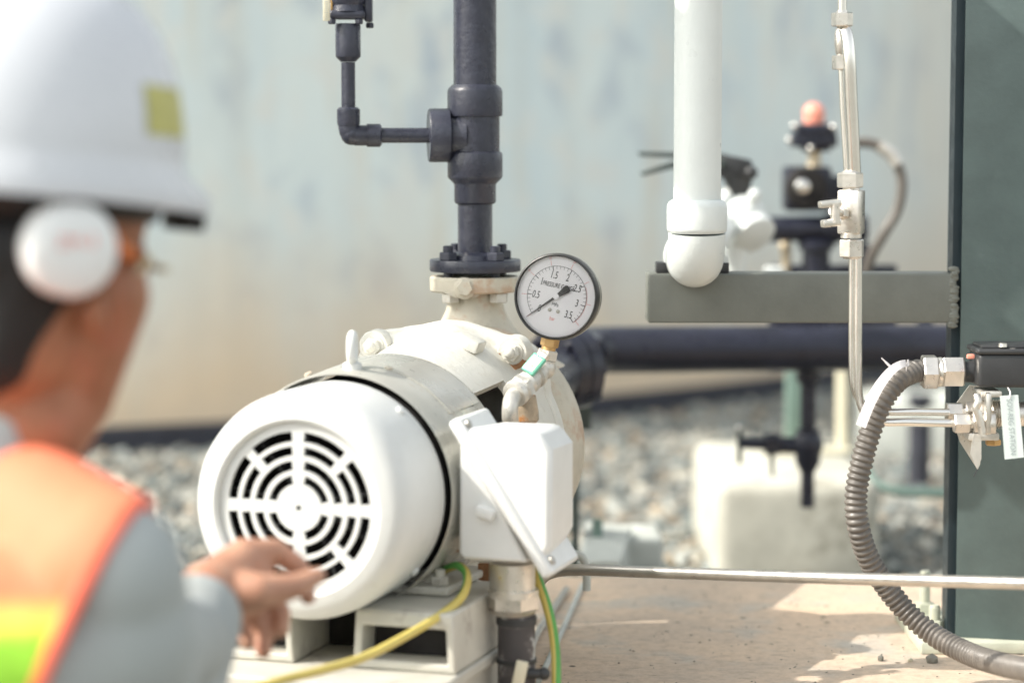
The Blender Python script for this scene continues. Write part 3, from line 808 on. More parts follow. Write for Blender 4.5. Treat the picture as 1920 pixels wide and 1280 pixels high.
for i in range(90):
    t0, t1 = -135 + 3 * i, -135 + 3 * (i + 1)
    prism(b, [GD(.700, t0), GD(.708, t0), GD(.708, t1), GD(.700, t1)], gn * .00015)
for i, s_ in enumerate(['0', '0.5', '1', '1.5', '2', '2.5', '3', '3.5']):
    d = -135 + 270 * i / 7
    rr = .52 if i == 5 else .50
    text_bm(b, s_, RG * .245, GD(rr, d), ex, ey, gn, sx=.62, shear=.12)
text_bm(b, 'PRESSURE GAUGE', RG * .155, GP + gn * .0006 + ey * RG * .245 - ex * RG * .01, ex, ey, gn, sx=.62, shear=.15)
text_bm(b, 'MPa', RG * .12, GP + gn * .0004 - ey * RG * .19, ex, ey, gn, sx=.8, shear=.1)
obj('scale', b, M['ink'], dl, smooth=20)
b = BM()
for i in range(8):
    tick(b, .72, .84, -135 + 270 * i / 7.14, .00022)
for i, s_ in ((2, '10'), (3, '15'), (4, '20')): text_bm(b, s_, RG * .09, GD(.90, -135 + 270 * i / 7.14), ex, ey, gn, sx=.7)
text_bm(b, 'bar', RG * .13, GP + gn * .0004 - ey * RG * .52, ex, ey, gn, sx=.8)
for i in range(75): prism(b, [GD(.716, 60 + i), GD(.722, 60 + i), GD(.722, 61 + i), GD(.716, 61 + i)], gn * .00015)
obj('red_scale', b, M['red_ink'], dl, smooth=20)
for dx in (-.10, .10):
    b = BM(); lathe(b, GP + gn * .0003 - ey * RG * .33 + ex * RG * dx, gn, [(0, RG * .045), (.0008, RG * .045), (.001, RG * .03)], 18)
    obj('dial_screw', b, M['chrome'], dl)
b = BM()
nd = -135
tg0 = ex * math.cos(R(nd)) - ey * math.sin(R(nd))
prism(b, [GD(.86, nd, .0028) - tg0 * .0002, GD(.06, nd, .0028) - tg0 * .0017, GD(.06, nd, .0028) + tg0 * .0017, GD(.86, nd, .0028) + tg0 * .0002], gn * .0005)
tl = [GD(.04, nd + 180, .0028) - tg0 * .0022, GD(.30, nd + 180, .0028) - tg0 * .0048, GD(.365, nd + 180, .0028) - tg0 * .0036, GD(.365, nd + 180, .0028) + tg0 * .0036, GD(.30, nd + 180, .0028) + tg0 * .0048, GD(.04, nd + 180, .0028) + tg0 * .0022]
prism(b, tl, gn * .0005); obj('needle', b, M['needle'], pg)
b = BM(); lathe(b, GP + gn * .0035, gn, [(0, RG * .07), (.001, RG * .07), (.0013, RG * .05)], 24); obj('needle_hub', b, M['dial'], pg)
b = BM(); lathe(b, GP + gn * .0055, gn, [(0, RG * .935), (.0005, RG * .935)], 64); obj('glass', b, M['glass'], pg)
b = BM(); sb = GP - gn * .012 - ey * RG * .93
hexa(b, sb - ey * .001, sb - ey * .014, .0115, rot=.1); lathe(b, sb - ey * .014, -ey, [(0, .009), (.006, .009)], 20); obj('brass_stem', b, M['brass'], pg)

# gauge valve
gb = sb - ey * .019
k1 = P(1022, 672, 3.0); k2 = P(962, 742, 2.93)
gv = thing('gauge_valve', 'small silver ball valve with worn green lever below the pressure gauge', 'valve', P(975, 770, 2.95))
b = BM()
hexa(b, gb + ey * .001, gb - ey * .012, .0135, rot=.5)
ax = (k2 - k1).normalized()
cnr = gb - ey * .022
lathe(b, gb - ey * .012, -ey, [(0, .012), (.012, .0135)], 24)
ball(b, cnr, .0145)
obj('elbow', b, M['paint_steel'], gv)
ax = (k2 - cnr).normalized(); LL = (k2 - cnr).length
b = BM()
lathe(b, cnr, ax, [(0, .0120), (LL * .20, .0112), (LL * .24, .0150), (LL * .32, .0150), (LL * .34, .0118), (LL * .42, .0115), (LL * .45, .0148), (LL * .58, .0152), (LL * .62, .0128), (LL * .66, .0125), (LL * .70, .0160), (LL * .80, .0160), (LL * .83, .0138), (LL * .88, .0172), (LL * .97, .0162), (LL, .0105)], 28)
obj('body', b, M['paint_steel'], gv)
b = BM(); hexa(b, cnr + ax * LL * .67, cnr + ax * LL * .80, .0182, rot=.2); obj('nut', b, M['paint_steel'], gv)
side = ax.cross(V((0, 1, 0))).normalized()
if side.z < 0: side = -side
top = V((-.45, -.55, .62)).normalized()
lc = P(1001, 683, 2.955)
b = BM(); cyl(b, cnr + ax * LL * .5, lc, .006, seg=16); obj('spindle', b, M['steel_b'], gv)
ln = V((-.25, -.80, .55)).normalized(); lx = V((.50, 0, .86)); lx = (lx - ln * lx.dot(ln)).normalized(); ly = ln.cross(lx)
rt = Matrix((lx, ly, ln)).transposed()
b = BM(); box(b, lc, (.027, .0195, .006), rt, .002, 3); lv = obj('lever', b, M['green_paint'], gv)
b = BM(); box(b, lc + ln * .0032, (.021, .0135, .0008), rt, .0002); obj('sticker', b, M['sticker'], lv)
b = BM(); box(b, lc + lx * .016 - ln * .004, (.010, .014, .008), rt, .0015); obj('lever_stop', b, M['steel_b'], gv)
b = BM(); tube(b, spline([k2 - ax * .004, P(958, 752, 2.91), P(956, 775, 2.905), P(958, 800, 2.92)], 6), [.0100] * 19, 20)
obj('bend', b, M['paint_steel'], gv)
b = BM(); q = P(985, 775, 2.97); lathe(b, q + V((0, 0, .022)), V((0.05, 0, -1)), [(0, .013), (.02, .0155), (.030, .0155), (.034, .012), (.06, .012)], 24); obj('rusty_fitting', b, M['rusty_fit'], gv)

# ------------------------------------------------------------------ steel frame
Yc = 3.20
xL = P(1800, 640, Yc).x; xR = xL + .155
fm = thing('pipe_rack', 'grey green steel column with welded horizontal beam and bolted base plate', 'pipe rack', ((xL + xR) / 2, Yc + .03, SL))
zbp = SL + .016
b = BM()
boxb(b, xL, xR, Yc, Yc + .008, zbp, 2.4, .0015); boxb(b, xL, xR, Yc + .042, Yc + .050, zbp, 2.4, .0015)
boxb(b, (xL + xR) / 2 - .004, (xL + xR) / 2 + .004, Yc + .0085, Yc + .0415, zbp, 2.4)
boxb(b, xL + .0006, xL + .006, Yc + .0085, Yc + .0415, zbp, 2.4)
bmesh.ops.rotate(b, cent=V((xL, Yc, 0)), matrix=Matrix.Rotation(R(-14), 3, 'Z'), verts=b.verts[:])
col = obj('column', b, M['frame_teal'], fm)
b = BM(); boxb(b, xL - .0085, xL + .0035, Yc + .018, Yc + .056, zbp + .0005, 2.4); obj('column_shade_strip', b, M['frame_shade'], col)  # dark strip, shade of the column's left side put into colour
b = BM(); zb1, zb2 = P(0, 605.5, 3.2).z, P(0, 513, 3.2).z; xb = P(1215, 560, Yc).x
boxb(b, xb, xL - .009, Yc, Yc + .062, zb1, zb2, .003, 3); bmh = obj('beam', b, M['frame_grey'], fm)
b = BM()
for k in range(26):
    z = zb1 - .004 + (zb2 - zb1 + .010) * k / 25; ball(b, (xL - .009 + random.uniform(-.0025, .0015), Yc + .001 + random.uniform(-.001, .001), z), (random.uniform(.005, .0075), .0028, random.uniform(.003, .0042)), seg=8)
obj('weld_bead', b, M['frame_grey'], bmh)
b = BM(); boxb(b, P(1697, 1150, 3.3).x, xR + .1, Yc - .035, Yc + .19, SL + .0005, zbp, .002); bpl = obj('base_plate', b, M['base_plate'], fm)
for (px, py, Y, hh) in ((1752, 1172, 3.24, .020), (1734, 1118, 3.36, .045)):
    q = P(px, py, Y); b = BM()
    lathe(b, (q.x, q.y, zbp + .0002), Z_, [(0, .0165), (.0025, .0165)], 24); hexa(b, (q.x, q.y, zbp + .0025), (q.x, q.y, zbp + .016), .0135, rot=.4)
    lathe(b, (q.x, q.y, zbp + .016), Z_, [(0, .0075), (hh - .003, .0075), (hh, .006)], 16)
    if py > 1150:
        for k in range(5): lathe(b, (q.x, q.y, zbp + .018 + k * .0032), Z_, [(0, .0072), (.0008, .0084), (.0016, .0072)], 16, cap0=False, cap1=False)
    obj('anchor_bolt', b, M['base_plate'], bpl)

# ------------------------------------------------------------------ white hanging pipe
Yw = 3.14
wp = thing('white_pipe', 'thick white painted vertical pipe ending in an elbow over the beam', 'pipe', P(1307, 520, Yw))
ww = lambda n: W(n, Yw); xw = P(1307, 400, Yw).x; zw = lambda py: P(960, py, Yw).z
b = BM(); cyl(b, (xw, Yw, zw(395)), (xw, Yw, zw(-260)), ww(44.5), seg=64); obj('pipe', b, M['white_pipe'], wp)
b = BM(); lathe(b, (xw, Yw, 0), Z_, [(zw(437), ww(51)), (zw(433), ww(55.5)), (zw(428), ww(56.5)), (zw(388), ww(56.5)), (zw(380), ww(54)), (zw(376), ww(49)), (zw(374), ww(45))], 64)
obj('socket', b, M['white_pipe'], wp)
b = BM(); Rb = .036; zc_ = zw(437)
pts = [V((xw, Yw, zc_))] + [V((xw, Yw + Rb * (1 - math.cos(R(t))), zc_ - Rb * math.sin(R(t)))) for t in (10, 22, 34, 46, 58, 70, 82, 90)] + [V((xw, Yw + Rb + .02, zc_ - Rb))]
tube(b, pts, ww(53.5), 48)
obj('elbow', b, M['white_pipe'], wp)
b = BM(); cyl(b, (xw, Yw + Rb + .015, zc_ - Rb + .0), (xw + .10, 4.02, zc_ - Rb + .005), ww(44), seg=40); obj('back_pipe', b, M['white_pipe'], wp)
b = BM(); Ys = Yw + .07
for k in range(1):
    annp(b, V((xw, Ys, zc_ - Rb)), (V((0, 1, 0)), V((1, 0, 0)), Z_), ww(50), ww(61), R(-112), R(112), 0, .03, 40)
bmesh.ops.translate(b, verts=b.verts[:], vec=(ww(7), 0, 0))
obj('saddle', b, M['white_pipe'], wp)
for sx in (-1, 1):
    b = BM(); boxb(b, xw + sx * ww(58) - .008, xw + sx * ww(58) + .008, Ys - .002, Ys + .032, zb2 + .0002, zb2 + .014, .001); obj('saddle_foot', b, M['black_plastic'], wp)

# ------------------------------------------------------------------ instrument tubes with needle valve
Yi = 2.97
it = thing('instrument_tubing', 'pair of thin stainless tubes running down and bending right to the solenoid valve', 'tubing', P(1608, 740, Yi))
def Q(px, py, dy=0): return P(px, py, Yi + dy)
wi = lambda n: W(n, Yi)
b = BM()
tube(b, spline([Q(1580, 45, .004), Q(1588, 70, -.004), Q(1592, 110, -.008), Q(1595, 180, -.006), Q(1599, 260, -.003), Q(1602, 330, 0)], 6), [wi(9)] * 3 + [wi(12.5)] * 28, 20)
obj('tube', b, M['steel'], it)
b = BM(); tube(b, [Q(1577, 120, .012), Q(1580, 200, .012), Q(1588, 330, .012)], wi(6), 14); obj('thin_tube', b, M['steel'], it)
b = BM(); tube(b, [Q(1579, -80), Q(1579, 30)], wi(8.5), 18); obj('upper_tube', b, M['steel'], it)
b = BM(); hexa(b, Q(1579, 50), Q(1579, 24), wi(20), rot=.35); lathe(b, Q(1579, 24), Z_, [(0, wi(11)), (wi(4), wi(10.5))], 20); obj('union_nut', b, M['steel_b'], it); b = BM(); hexa(b, Q(1578, 131, .006), Q(1578, 104, .006), wi(18), rot=.35)
obj('union_nut', b, M['steel_b'], it)
b = BM(); lathe(b, Q(1578, 104, .005), Z_, [(0, wi(10)), (wi(6), wi(12)), (wi(20), wi(14)), (wi(40), wi(14)), (wi(54), wi(9))], 24); obj('tee_body', b, M['steel_b'], it)
low1 = [Q(1598, 480), Q(1598, 560), Q(1598, 690), Q(1601, 725), Q(1612, 750), Q(1635, 768, -.0), Q(1670, 772), Q(1720, 772), Q(1780, 773)]
low2 = [Q(1609, 480, -.004), Q(1609, 560, -.004), Q(1609, 700, -.004), Q(1611, 745, -.004), Q(1622, 775, -.006), Q(1650, 790, -.006), Q(1700, 791, -.006), Q(1740, 792, -.006), Q(1790, 793, -.006)]
b = BM(); tube(b, spline(low1, 6), wi(7), 16); obj('tube', b, M['steel'], it)
b = BM(); tube(b, spline(low2, 6), wi(7.8), 16); obj('tube', b, M['steel'], it)

nv = thing('needle_valve', 'silver block needle valve with T handle on the stainless tubing', 'valve', Q(1597, 485))
rz = Matrix.Rotation(R(-28), 3, 'Z')
b = BM(); hexa(b, Q(1594, 352), Q(1594, 324), wi(24.5), rot=.30); lathe(b, Q(1595, 324), Z_, [(0, wi(18)), (wi(4), wi(14))], 24); obj('nut', b, M['steel_b'], nv)
b = BM(); c0, c1 = Q(1596, 439), Q(1596, 356)
box(b, (c0 + c1) / 2, (wi(43), wi(38), (c1 - c0).length), rz, wi(4), 2); lathe(b, c0, -Z_, [(-wi(2), wi(20)), (wi(7), wi(20))], 24); lathe(b, c1, Z_, [(-wi(2), wi(17)), (wi(6), wi(15))], 24)
obj('body', b, M['steel_b'], nv)
b = BM(); hexa(b, Q(1597, 482), Q(1597, 449), wi(24), rot=.75); lathe(b, Q(1598, 485), Z_, [(0, wi(17)), (wi(4), wi(20))], 24); obj('nut', b, M['steel_b'], nv)
b = BM(); hb = Q(1583, 400, -.012); ht = Q(1560, 396, -.035)
cyl(b, hb, ht, wi(8), seg=18); hexa(b, hb, hb.lerp(ht, .4), wi(13)); obj('stem', b, M['steel_b'], nv)
b = BM()
r1 = Matrix.Rotation(R(5), 3, 'Y') @ Matrix.Rotation(R(-20), 3, 'Z')
box(b, Q(1556, 382, -.040), (wi(44), wi(16), wi(13)), r1.inverted(), wi(3), 2)
box(b, Q(1558, 418, -.040), (wi(38), wi(16), wi(14)), r1.inverted(), wi(3), 2)
cyl(b, Q(1566, 382, -.040), Q(1566, 418, -.040), wi(9), seg=16)
obj('handle', b, M['steel_b'], nv)

# ------------------------------------------------------------------ corrugated conduit
hs = thing('corrugated_conduit', 'grey brown corrugated flexible conduit looping down onto the slab', 'flexible conduit', P(1830, 1250, 2.85))
HP = [P(1732, 694, 2.99), P(1712, 697, 2.98), P(1684, 712, 2.96), P(1657, 748, 2.95), P(1633, 805, 2.95), P(1615, 870, 2.95), P(1605, 930, 2.95), P(1609, 985, 2.95), P(1628, 1045, 2.96), P(1662, 1100, 2.97), P(1706, 1152, 2.97), P(1758, 1194, 2.95), P(1820, 1226, 2.90), P(1880, 1245, 2.80), P(1960, 1262, 2.66), P(2080, 1300, 2.5)]
hsp = resample(spline(HP, 20), .00115)
def hr(i, Ls):
    ph = (Ls / .0072) % 1
    return .0128 + .0016 * (1 if .2 < ph < .7 else -1) * (.9)
b = BM(); tube(b, hsp, .0135, 24, rf=lambda i, Ls: .0132 + .0012 * max(-1, min(1, .25 + 1.5 * math.sin(2 * PI * Ls / .0078))))
hob = obj('corrugated_hose', b, M['hose'], hs, smooth=80)
b = BM()   # label strip on the outer side of the bend
ls = [P(1704, 684, 2.955), P(1690, 687, 2.945), P(1672, 699, 2.94), P(1650, 727, 2.93), P(1632, 762, 2.93), P(1617, 800, 2.93)]
lsp = spline(ls, 8); n = len(lsp); prev = None
for i, p in enumerate(lsp):
    t = (lsp[min(i + 1, n - 1)] - lsp[max(i - 1, 0)]).normalized(); o_ = t.cross(V((0, 1, 0))).normalized()
    if o_.x > 0: o_ = -o_
    wd = .0045 + .003 * min(1, i / n * 1.6)
    row = [b.verts.new(p + o_ * (.004 + wd * .6) + V((0, -.002, 0))), b.verts.new(p + o_ * (.004 - wd) + V((0, -.004, 0))), b.verts.new(p + o_ * (.004 - wd) + V((0, -.002, 0))), b.verts.new(p + o_ * (.004 + wd * .6))]
    if prev:
        for k in range(4): b.faces.new((prev[k], prev[(k + 1) % 4], row[(k + 1) % 4], row[k]))
    else: b.faces.new(row)
    prev = row
b.faces.new(list(reversed(prev)))
obj('label_strip', b, M['label_white'], hs)
b = BM(); tube(b, [P(1674, 691, 2.94), P(1664, 682, 2.94), P(1653, 671, 2.94)], [.0016, .0014, .0006], 8); obj('tie_end', b, M['label_white'], hs)
cg = thing('conduit_fitting', 'silver hexagonal conduit coupling joining the hose to the black solenoid', 'conduit fitting', P(1765, 730, 2.99))
def G(px, py=697, Y=2.99): return P(px, py, Y)
w3 = lambda n: W(n, 2.99)
b = BM(); hexa(b, G(1728), G(1757), w3(34), rot=R(30) + .05, ch=.002); obj('nut', b, M['steel_b'], cg)
b = BM(); lathe(b, G(1757), V((1, 0, 0)), [(0, w3(26)), (w3(3), w3(28)), (w3(8), w3(28))], 28); obj('ring', b, M['steel_b'], cg)
b = BM(); hexa(b, G(1765), G(1806), w3(31), rot=R(30) - .12, ch=.002); obj('nut', b, M['steel_b'], cg)

# ------------------------------------------------------------------ solenoid valve
sv = thing('solenoid_valve', 'black boxed solenoid valve with silver fittings and hanging white tag at right edge', 'solenoid valve', P(1870, 810, 3.02))
b = BM()
s0 = P(1829, 690, 2.97)
boxb(b, s0.x, s0.x + .085, 2.95, 3.02, P(0, 727, 2.95).z, P(0, 664, 2.95).z, .005, 3); cb = obj('coil_housing', b, M['black_plastic'], sv)
b = BM(); boxb(b, s0.x - .002, s0.x + .087, 2.948, 3.022, P(0, 664.5, 2.95).z, P(0, 654, 2.95).z, .003, 3); boxb(b, s0.x + .004, s0.x + .081, 2.954, 3.016, P(0, 655, 2.95).z, P(0, 648, 2.95).z, .002); obj('cap', b, M['black_plastic'], cb)
for px, py in ((1880, 650), (1898, 660)):
    b = BM(); q = P(px, py, 2.955); lathe(b, q, Z_, [(0, .0055), (.004, .005), (.005, .003)], 14); obj('cap_screw', b, M['steel_b'], cb)
b = BM(); lathe(b, G(1806, 697), V((1, 0, 0)), [(0, w3(19)), (w3(24), w3(21))], 24); obj('inlet_boss', b, M['black_plastic'], cb)
b = BM(); q = P(1820, 668, 2.96); box(b, q, (.010, .006, .006), None, .002); obj('orange_plug', b, M['red_cap'], cb)
for (px0, py, Y) in ((1774, 773, 2.985), (1788, 793, 2.955)):
    b = BM(); q0 = P(px0, py, Y); ww_ = lambda n: W(n, Y)
    hexa(b, q0, q0 + V((ww_(30), 0, 0)), ww_(20), rot=R(30)); lathe(b, q0 + V((ww_(30), 0, 0)), V((1, 0, 0)), [(0, ww_(13)), (ww_(6), ww_(13))], 20)
    hexa(b, q0 + V((ww_(35), 0, 0)), q0 + V((ww_(54), 0, 0)), ww_(22), rot=R(15)); lathe(b, q0 + V((ww_(54), 0, 0)), V((1, 0, 0)), [(0, ww_(20)), (ww_(10), ww_(24)), (ww_(22), ww_(24))], 24)
    obj('tube_fitting', b, M['steel_b'], sv)
b = BM()
for k in range(4): lathe(b, P(1856 + k * 5, 776, 2.98), V((1, 0, 0)), [(0, .016), (.0012, .018), (.0024, .016)], 24)
lathe(b, P(1850, 776, 2.98), V((1, 0, 0)), [(0, .0155), (.06, .0155)], 24); obj('valve_body', b, M['steel_b'], sv)
b = BM(); tube(b, spline([P(1831, 742, 2.94), P(1834, 752, 2.935), P(1830, 766, 2.935), P(1836, 782, 2.935), P(1842, 812, 2.935)], 5), .005, 12); obj('u_clip', b, M['steel_b'], sv)
b = BM(); box(b, P(1852, 775, 2.945), (.008, .012, .052), None, .003); obj('yoke', b, M['steel_b'], sv)
b = BM(); boxb(b, P(1846, 0, 2.97).x, P(1886, 0, 2.97).x, 2.95, 3.0, P(0, 741, 2.97).z, P(0, 730, 2.97).z, .002); obj('top_plate', b, M['paint_steel'], sv)
b = BM()
Yb = 3.03
def pr(lst, dy, Y=Yb): prism(b, [P(x, y, Y) for x, y in lst], V((0, dy, 0)))
pr([(1792, 758), (1818, 722), (1846, 724), (1846, 812), (1800, 812)], .003)
pr([(1794, 808), (1838, 812), (1838, 870), (1833, 880), (1800, 828)], .003, 2.985)
boxb(b, P(1826, 0, 2.96).x, P(1884, 0, 2.96).x, 2.945, 3.03, P(0, 823, 2.96).z, P(0, 809, 2.96).z, .002)
prism(b, [P(1826, 812, 2.943), P(1840, 815, 2.943), P(1840, 860, 2.943), P(1832, 878, 2.943), P(1820, 850, 2.943)], V((0, .004, 0)))
obj('bracket', b, M['paint_steel'], sv)
b = BM(); hexa(b, P(1862, 823, 2.97), P(1862, 834, 2.97), .010); obj('bracket_bolt', b, M['brass'], sv)
b = BM(); tq = [P(1875, 742, 2.925), P(1909, 740, 2.925), P(1920, 857, 2.915), P(1884, 861, 2.915)]; prism(b, tq, V((0, .0012, 0)))
tg_ = obj('tag', b, M['tag'], sv)
b = BM(); ed = (tq[3] - tq[0]).normalized(); ew = (tq[1] - tq[0]).normalized(); nrm = ed.cross(ew).normalized()
if nrm.y > 0: nrm = -nrm
text_bm(b, 'SOV-REG STATION', .0095, (tq[0] + tq[1] + tq[2] + tq[3]) / 4 + nrm * .0006 - ew * .001, ed, ew, nrm, sx=.85)
for v in b.verts: pass
obj('tag_text', b, M['tag_ink'], tg_, smooth=20)
b = BM(); tube(b, spline([P(1890, 727, 2.95), P(1894, 735, 2.926), P(1893, 746, 2.924)], 4), .0008, 8); obj('tag_tie', b, M['label_white'], tg_)
b = BM(); tube(b, spline([P(1833, 880, 2.94), P(1829, 886, 2.935), P(1826, 893, 2.93)], 4), .0008, 8); obj('loose_wire', b, M['black_plastic'], sv)
b = BM(); cyl(b, P(1885, 776, 2.98), P(2000, 776, 2.98), .012, seg=20); obj('outlet_pipe', b, M['galv'], sv)

# ------------------------------------------------------------------ long steel tube above the slab
b = BM()
ct = spline([P(968, 1175, 2.98), P(985, 1135, 2.98), P(1003, 1102, 2.98), P(1024, 1078, 2.98), P(1056, 1069, 2.97), P(1110, 1068, 2.95), P(1250, 1073, 2.91), P(1400, 1078, 2.87), P(1560, 1083, 2.82), P(1700, 1087, 2.78), P(1850, 1091, 2.73), P(2050, 1097, 2.66)], 8)
tube(b, ct, .0073, 20)
tag(obj('steel_tube', b, M['galv'], origin=P(968, 1175, 2.98)), 'long thin galvanised tube crossing low in front of the column', 'tube')
b = BM()
tube(b, spline([P(1062, 1052, 3.2), P(1070, 1040, 3.2), P(1086, 1040, 3.2), P(1098, 1056, 3.2), P(1100, 1080, 3.2), P(1100, 1106, 3.2)], 6), .0055, 14)
tag(obj('bent_tube', b, M['pale_conc'], origin=P(1100, 1108, 3.2)), 'small grey hooked tube rising from the slab beside the terminal box', 'tube')
# flat earthing strip painted onto the slab edge
b = BM()
st = [P(1095, 1105, 3.62), P(1078, 1150, 3.42), P(1052, 1200, 3.24), P(1020, 1270, 3.05)]
tube(b, spline([V((p.x, p.y, SL + .003)) for p in (P(1092, 1106, 3.64), P(1070, 1152, 3.44), P(1040, 1215, 3.2), P(1010, 1290, 3.0))], 5), .004, 8)
tag(obj('earth_strip', b, M['pale_conc'], origin=V((.1, 3.2, SL))), 'pale thin strip lying on the slab beside the pump base', 'earth strip')
b = BM()
tube(b, [V((p.x, p.y, SL + .004)) for p in (P(1062, 1085, 3.6), P(1010, 1150, 3.3), P(975, 1215, 3.05))], .005, 8)
tag(obj('earth_strip', b, M['galv'], origin=V((.05, 3.2, SL))), 'grey strip on the slab running in behind the motor conduit', 'earth strip')

# ------------------------------------------------------------------ suction line behind
Yp = 4.15
sp = thing('suction_pipe', 'fat black horizontal pipe passing behind the gauge and the beam', 'pipe', P(1100, 760, 3.9))
zp = P(0, 656, Yp).z
b = BM(); cyl(b, (P(1110, 656, Yp).x, Yp, zp), (1.5, Yp + .12, zp), W(44, Yp), seg=48); obj('pipe', b, M['black_far'], sp)
b = BM()
pe = [L(.64, 0, 0), L(.70, 0, .005), P(1045, 700, 3.68), P(1068, 672, 3.95), P(1090, 658, 4.10), V((P(1130, 656, Yp).x, Yp, zp))]
tube(b, spline(pe, 8), W(44, Yp), 36); ball(b, P(1062, 676, 3.92), .052); obj('elbow', b, M['black_far'], sp)
b = BM(); fc = P(1050, 693, 3.72); fx = V((.80, .6, .05)).normalized()
lathe(b, fc, fx, [(-.012, .066), (.012, .066)], 48); lathe(b, fc + fx * .016, fx, [(0, .064), (.022, .064)], 48); obj('flange', b, M['black_far'], sp)
for k in range(8):
    a_, e1, e2 = basis(fx); th = 2 * PI * k / 8; c = fc + (e1 * math.sin(th) + e2 * math.cos(th)) * .056
    b = BM(); hexa(b, c - fx * .02, c + fx * .045, .008); obj('flange_bolt', b, M['black_far'], sp)
b = BM(); lathe(b, (P(1452, 0, Yp).x, Yp + .03, zp), V((1, .1, 0)), [(0, W(45, Yp)), (.006, W(46, Yp)), (.012, W(45, Yp))], 48); obj('weld_ring', b, M['black_far'], sp)
ps = thing('pipe_support', 'dark green steel post under the black pipe beside the pump', 'post', P(1088, 965, 4.0))
b = BM(); boxb(b, P(1080, 0, 4.0).x, P(1110, 0, 4.0).x, 3.98, 4.04, P(0, 803, 4).z, P(0, 700, 4).z, .002); obj('head', b, M['dark_post'], ps)
b = BM(); boxb(b, P(1074, 0, 4.0).x, P(1088, 0, 4.0).x, 3.99, 4.03, 0.02, P(0, 804, 4).z, .002); obj('post', b, M['dark_post'], ps)
# small white channel and pads at its foot
b = BM()
c0 = P(1140, 1040, 3.95)
prism(b, [P(1085, 1050, 3.85), P(1165, 1050, 3.85), P(1185, 985, 4.1), P(1100, 975, 4.1)], V((0, 0, -.1)))
tag(obj('pad', b, M['pale_conc'], origin=V((c0.x, c0.y, 0)), bev=.004), 'pale concrete footing with a green bolt beside the pipe support post', 'footing')
b = BM(); q = P(1120, 985, 4.0); hexa(b, q - V((0, 0, .02)), q + V((0, 0, .012)), .010)
tag(obj('anchor_stud', b, M['green_post'], origin=q - V((0, 0, .02))), 'small green stud on the pale footing', 'stud')
b = BM(); q = P(1210, 1050, 4.05); boxb(b, P(1168, 0, 4.05).x, P(1250, 0, 4.05).x, 4.05, 4.22, 0, P(0, 1012, 4.05).z, .008, 3)
tag(obj('kerb_block', b, M['pale_conc'], origin=V((q.x, 4.1, 0))), 'low pale grey concrete cube on the gravel left of the white block', 'concrete block')

# big concrete block, post, tube
b = BM(); xa, xz = P(1348, 0, 4.45).x, P(1664, 0, 4.45).x
boxb(b, xa, xz, 4.44, 5.02, -.05, P(0, 900, 4.45).z, .03, 4)
tag(obj('concrete_block', b, M['concrete_block'], origin=V(((xa + xz) / 2, 4.8, 0)), smooth=60), 'big whitewashed concrete block with rounded edges behind the hose', 'concrete block')
zbk = P(0, 900, 4.45).z
pt = thing('support_post', 'green grey square post standing on the concrete block under the pipe', 'post', (P(1504, 0, 4.85).x, 4.85, zbk))
b = BM(); boxb(b, P(1482, 0, 4.85).x, P(1527, 0, 4.85).x, 4.83, 4.88, zbk + .012, P(0, 640, 4.85).z, .003); obj('post', b, M['green_post'], pt)
b = BM(); boxb(b, P(1440, 0, 4.85).x, P(1600, 0, 4.85).x, 4.78, 4.93, zbk + .0005, zbk + .0118, .002); obj('foot_plate', b, M['cream_tube'], pt)
b = BM(); cyl(b, (P(1590, 0, 4.85).x, 4.84, zbk + .012), (P(1588, 0, 4.85).x, 4.84, P(0, 640, 4.85).z), W(14, 4.85), seg=20)
tag(obj('standing_tube', b, M['cream_tube'], origin=V((P(1590, 0, 4.85).x, 4.84, zbk))), 'cream upright tube on the concrete block right of the green post', 'tube')
b = BM(); tube(b, spline([P(1625, 880, 4.55), P(1640, 905, 4.52), P(1680, 920, 4.5), P(1740, 924, 4.5), P(1850, 925, 4.5), P(1950, 926, 4.5)], 6), .0095, 14)
tag(obj('bent_pipe', b, M['green_post'], origin=P(1850, 935, 4.5)), 'pale green bent tube running right from the concrete block', 'tube')
# drain valve
Yd = 4.22
dv = thing('drain_valve', 'black drain valve with lever hanging under the horizontal pipe before the block', 'valve', P(1522, 950, Yd))
wd = lambda n: W(n, Yd); xd = P(1524, 0, Yd).x; zd = lambda py: P(0, py, Yd).z
b = BM(); cyl(b, (xd, Yd, zd(800)), (xd, Yd, zd(690)), wd(15), seg=24); lathe(b, (xd, Yd, zd(722)), Z_, [(0, wd(16)), (wd(10), wd(24)), (wd(26), wd(24))], 24); obj('stem_pipe', b, M['black_far'], dv)
b = BM(); ball(b, (xd, Yd, zd(832)), (wd(29), wd(29), wd(34))); lathe(b, (xd, Yd, zd(882)), Z_, [(0, wd(15)), (wd(18), wd(24)), (wd(80), wd(22))], 24); obj('body', b, M['black_far'], dv)
b = BM(); cyl(b, (xd, Yd, zd(880)), (xd, Yd, zd(950)), wd(13), seg=24); obj('drop_pipe', b, M['black_far'], dv)
b = BM(); cyl(b, (xd, Yd, zd(835)), (P(1455, 0, Yd).x, Yd, zd(833)), wd(16), seg=20); cyl(b, (P(1462, 0, Yd).x, Yd, zd(833)), (P(1392, 0, Yd).x, Yd, zd(830)), wd(11), seg=20)
hexa(b, (P(1470, 0, Yd).x, Yd, zd(832)), (P(1440, 0, Yd).x, Yd, zd(832)), wd(20)); obj('side_arm', b, M['black_far'], dv)
b = BM(); cyl(b, P(1387, 800, Yd), P(1387, 868, Yd), wd(5), seg=12); cyl(b, P(1446, 840, Yd), P(1449, 892, Yd), wd(5), wd(3), seg=12); obj('handle', b, M['dark_post'], dv)
b = BM(); ball(b, P(1386, 802, Yd - .02), wd(6), seg=12); obj('handle_tip', b, M['steel'], dv)

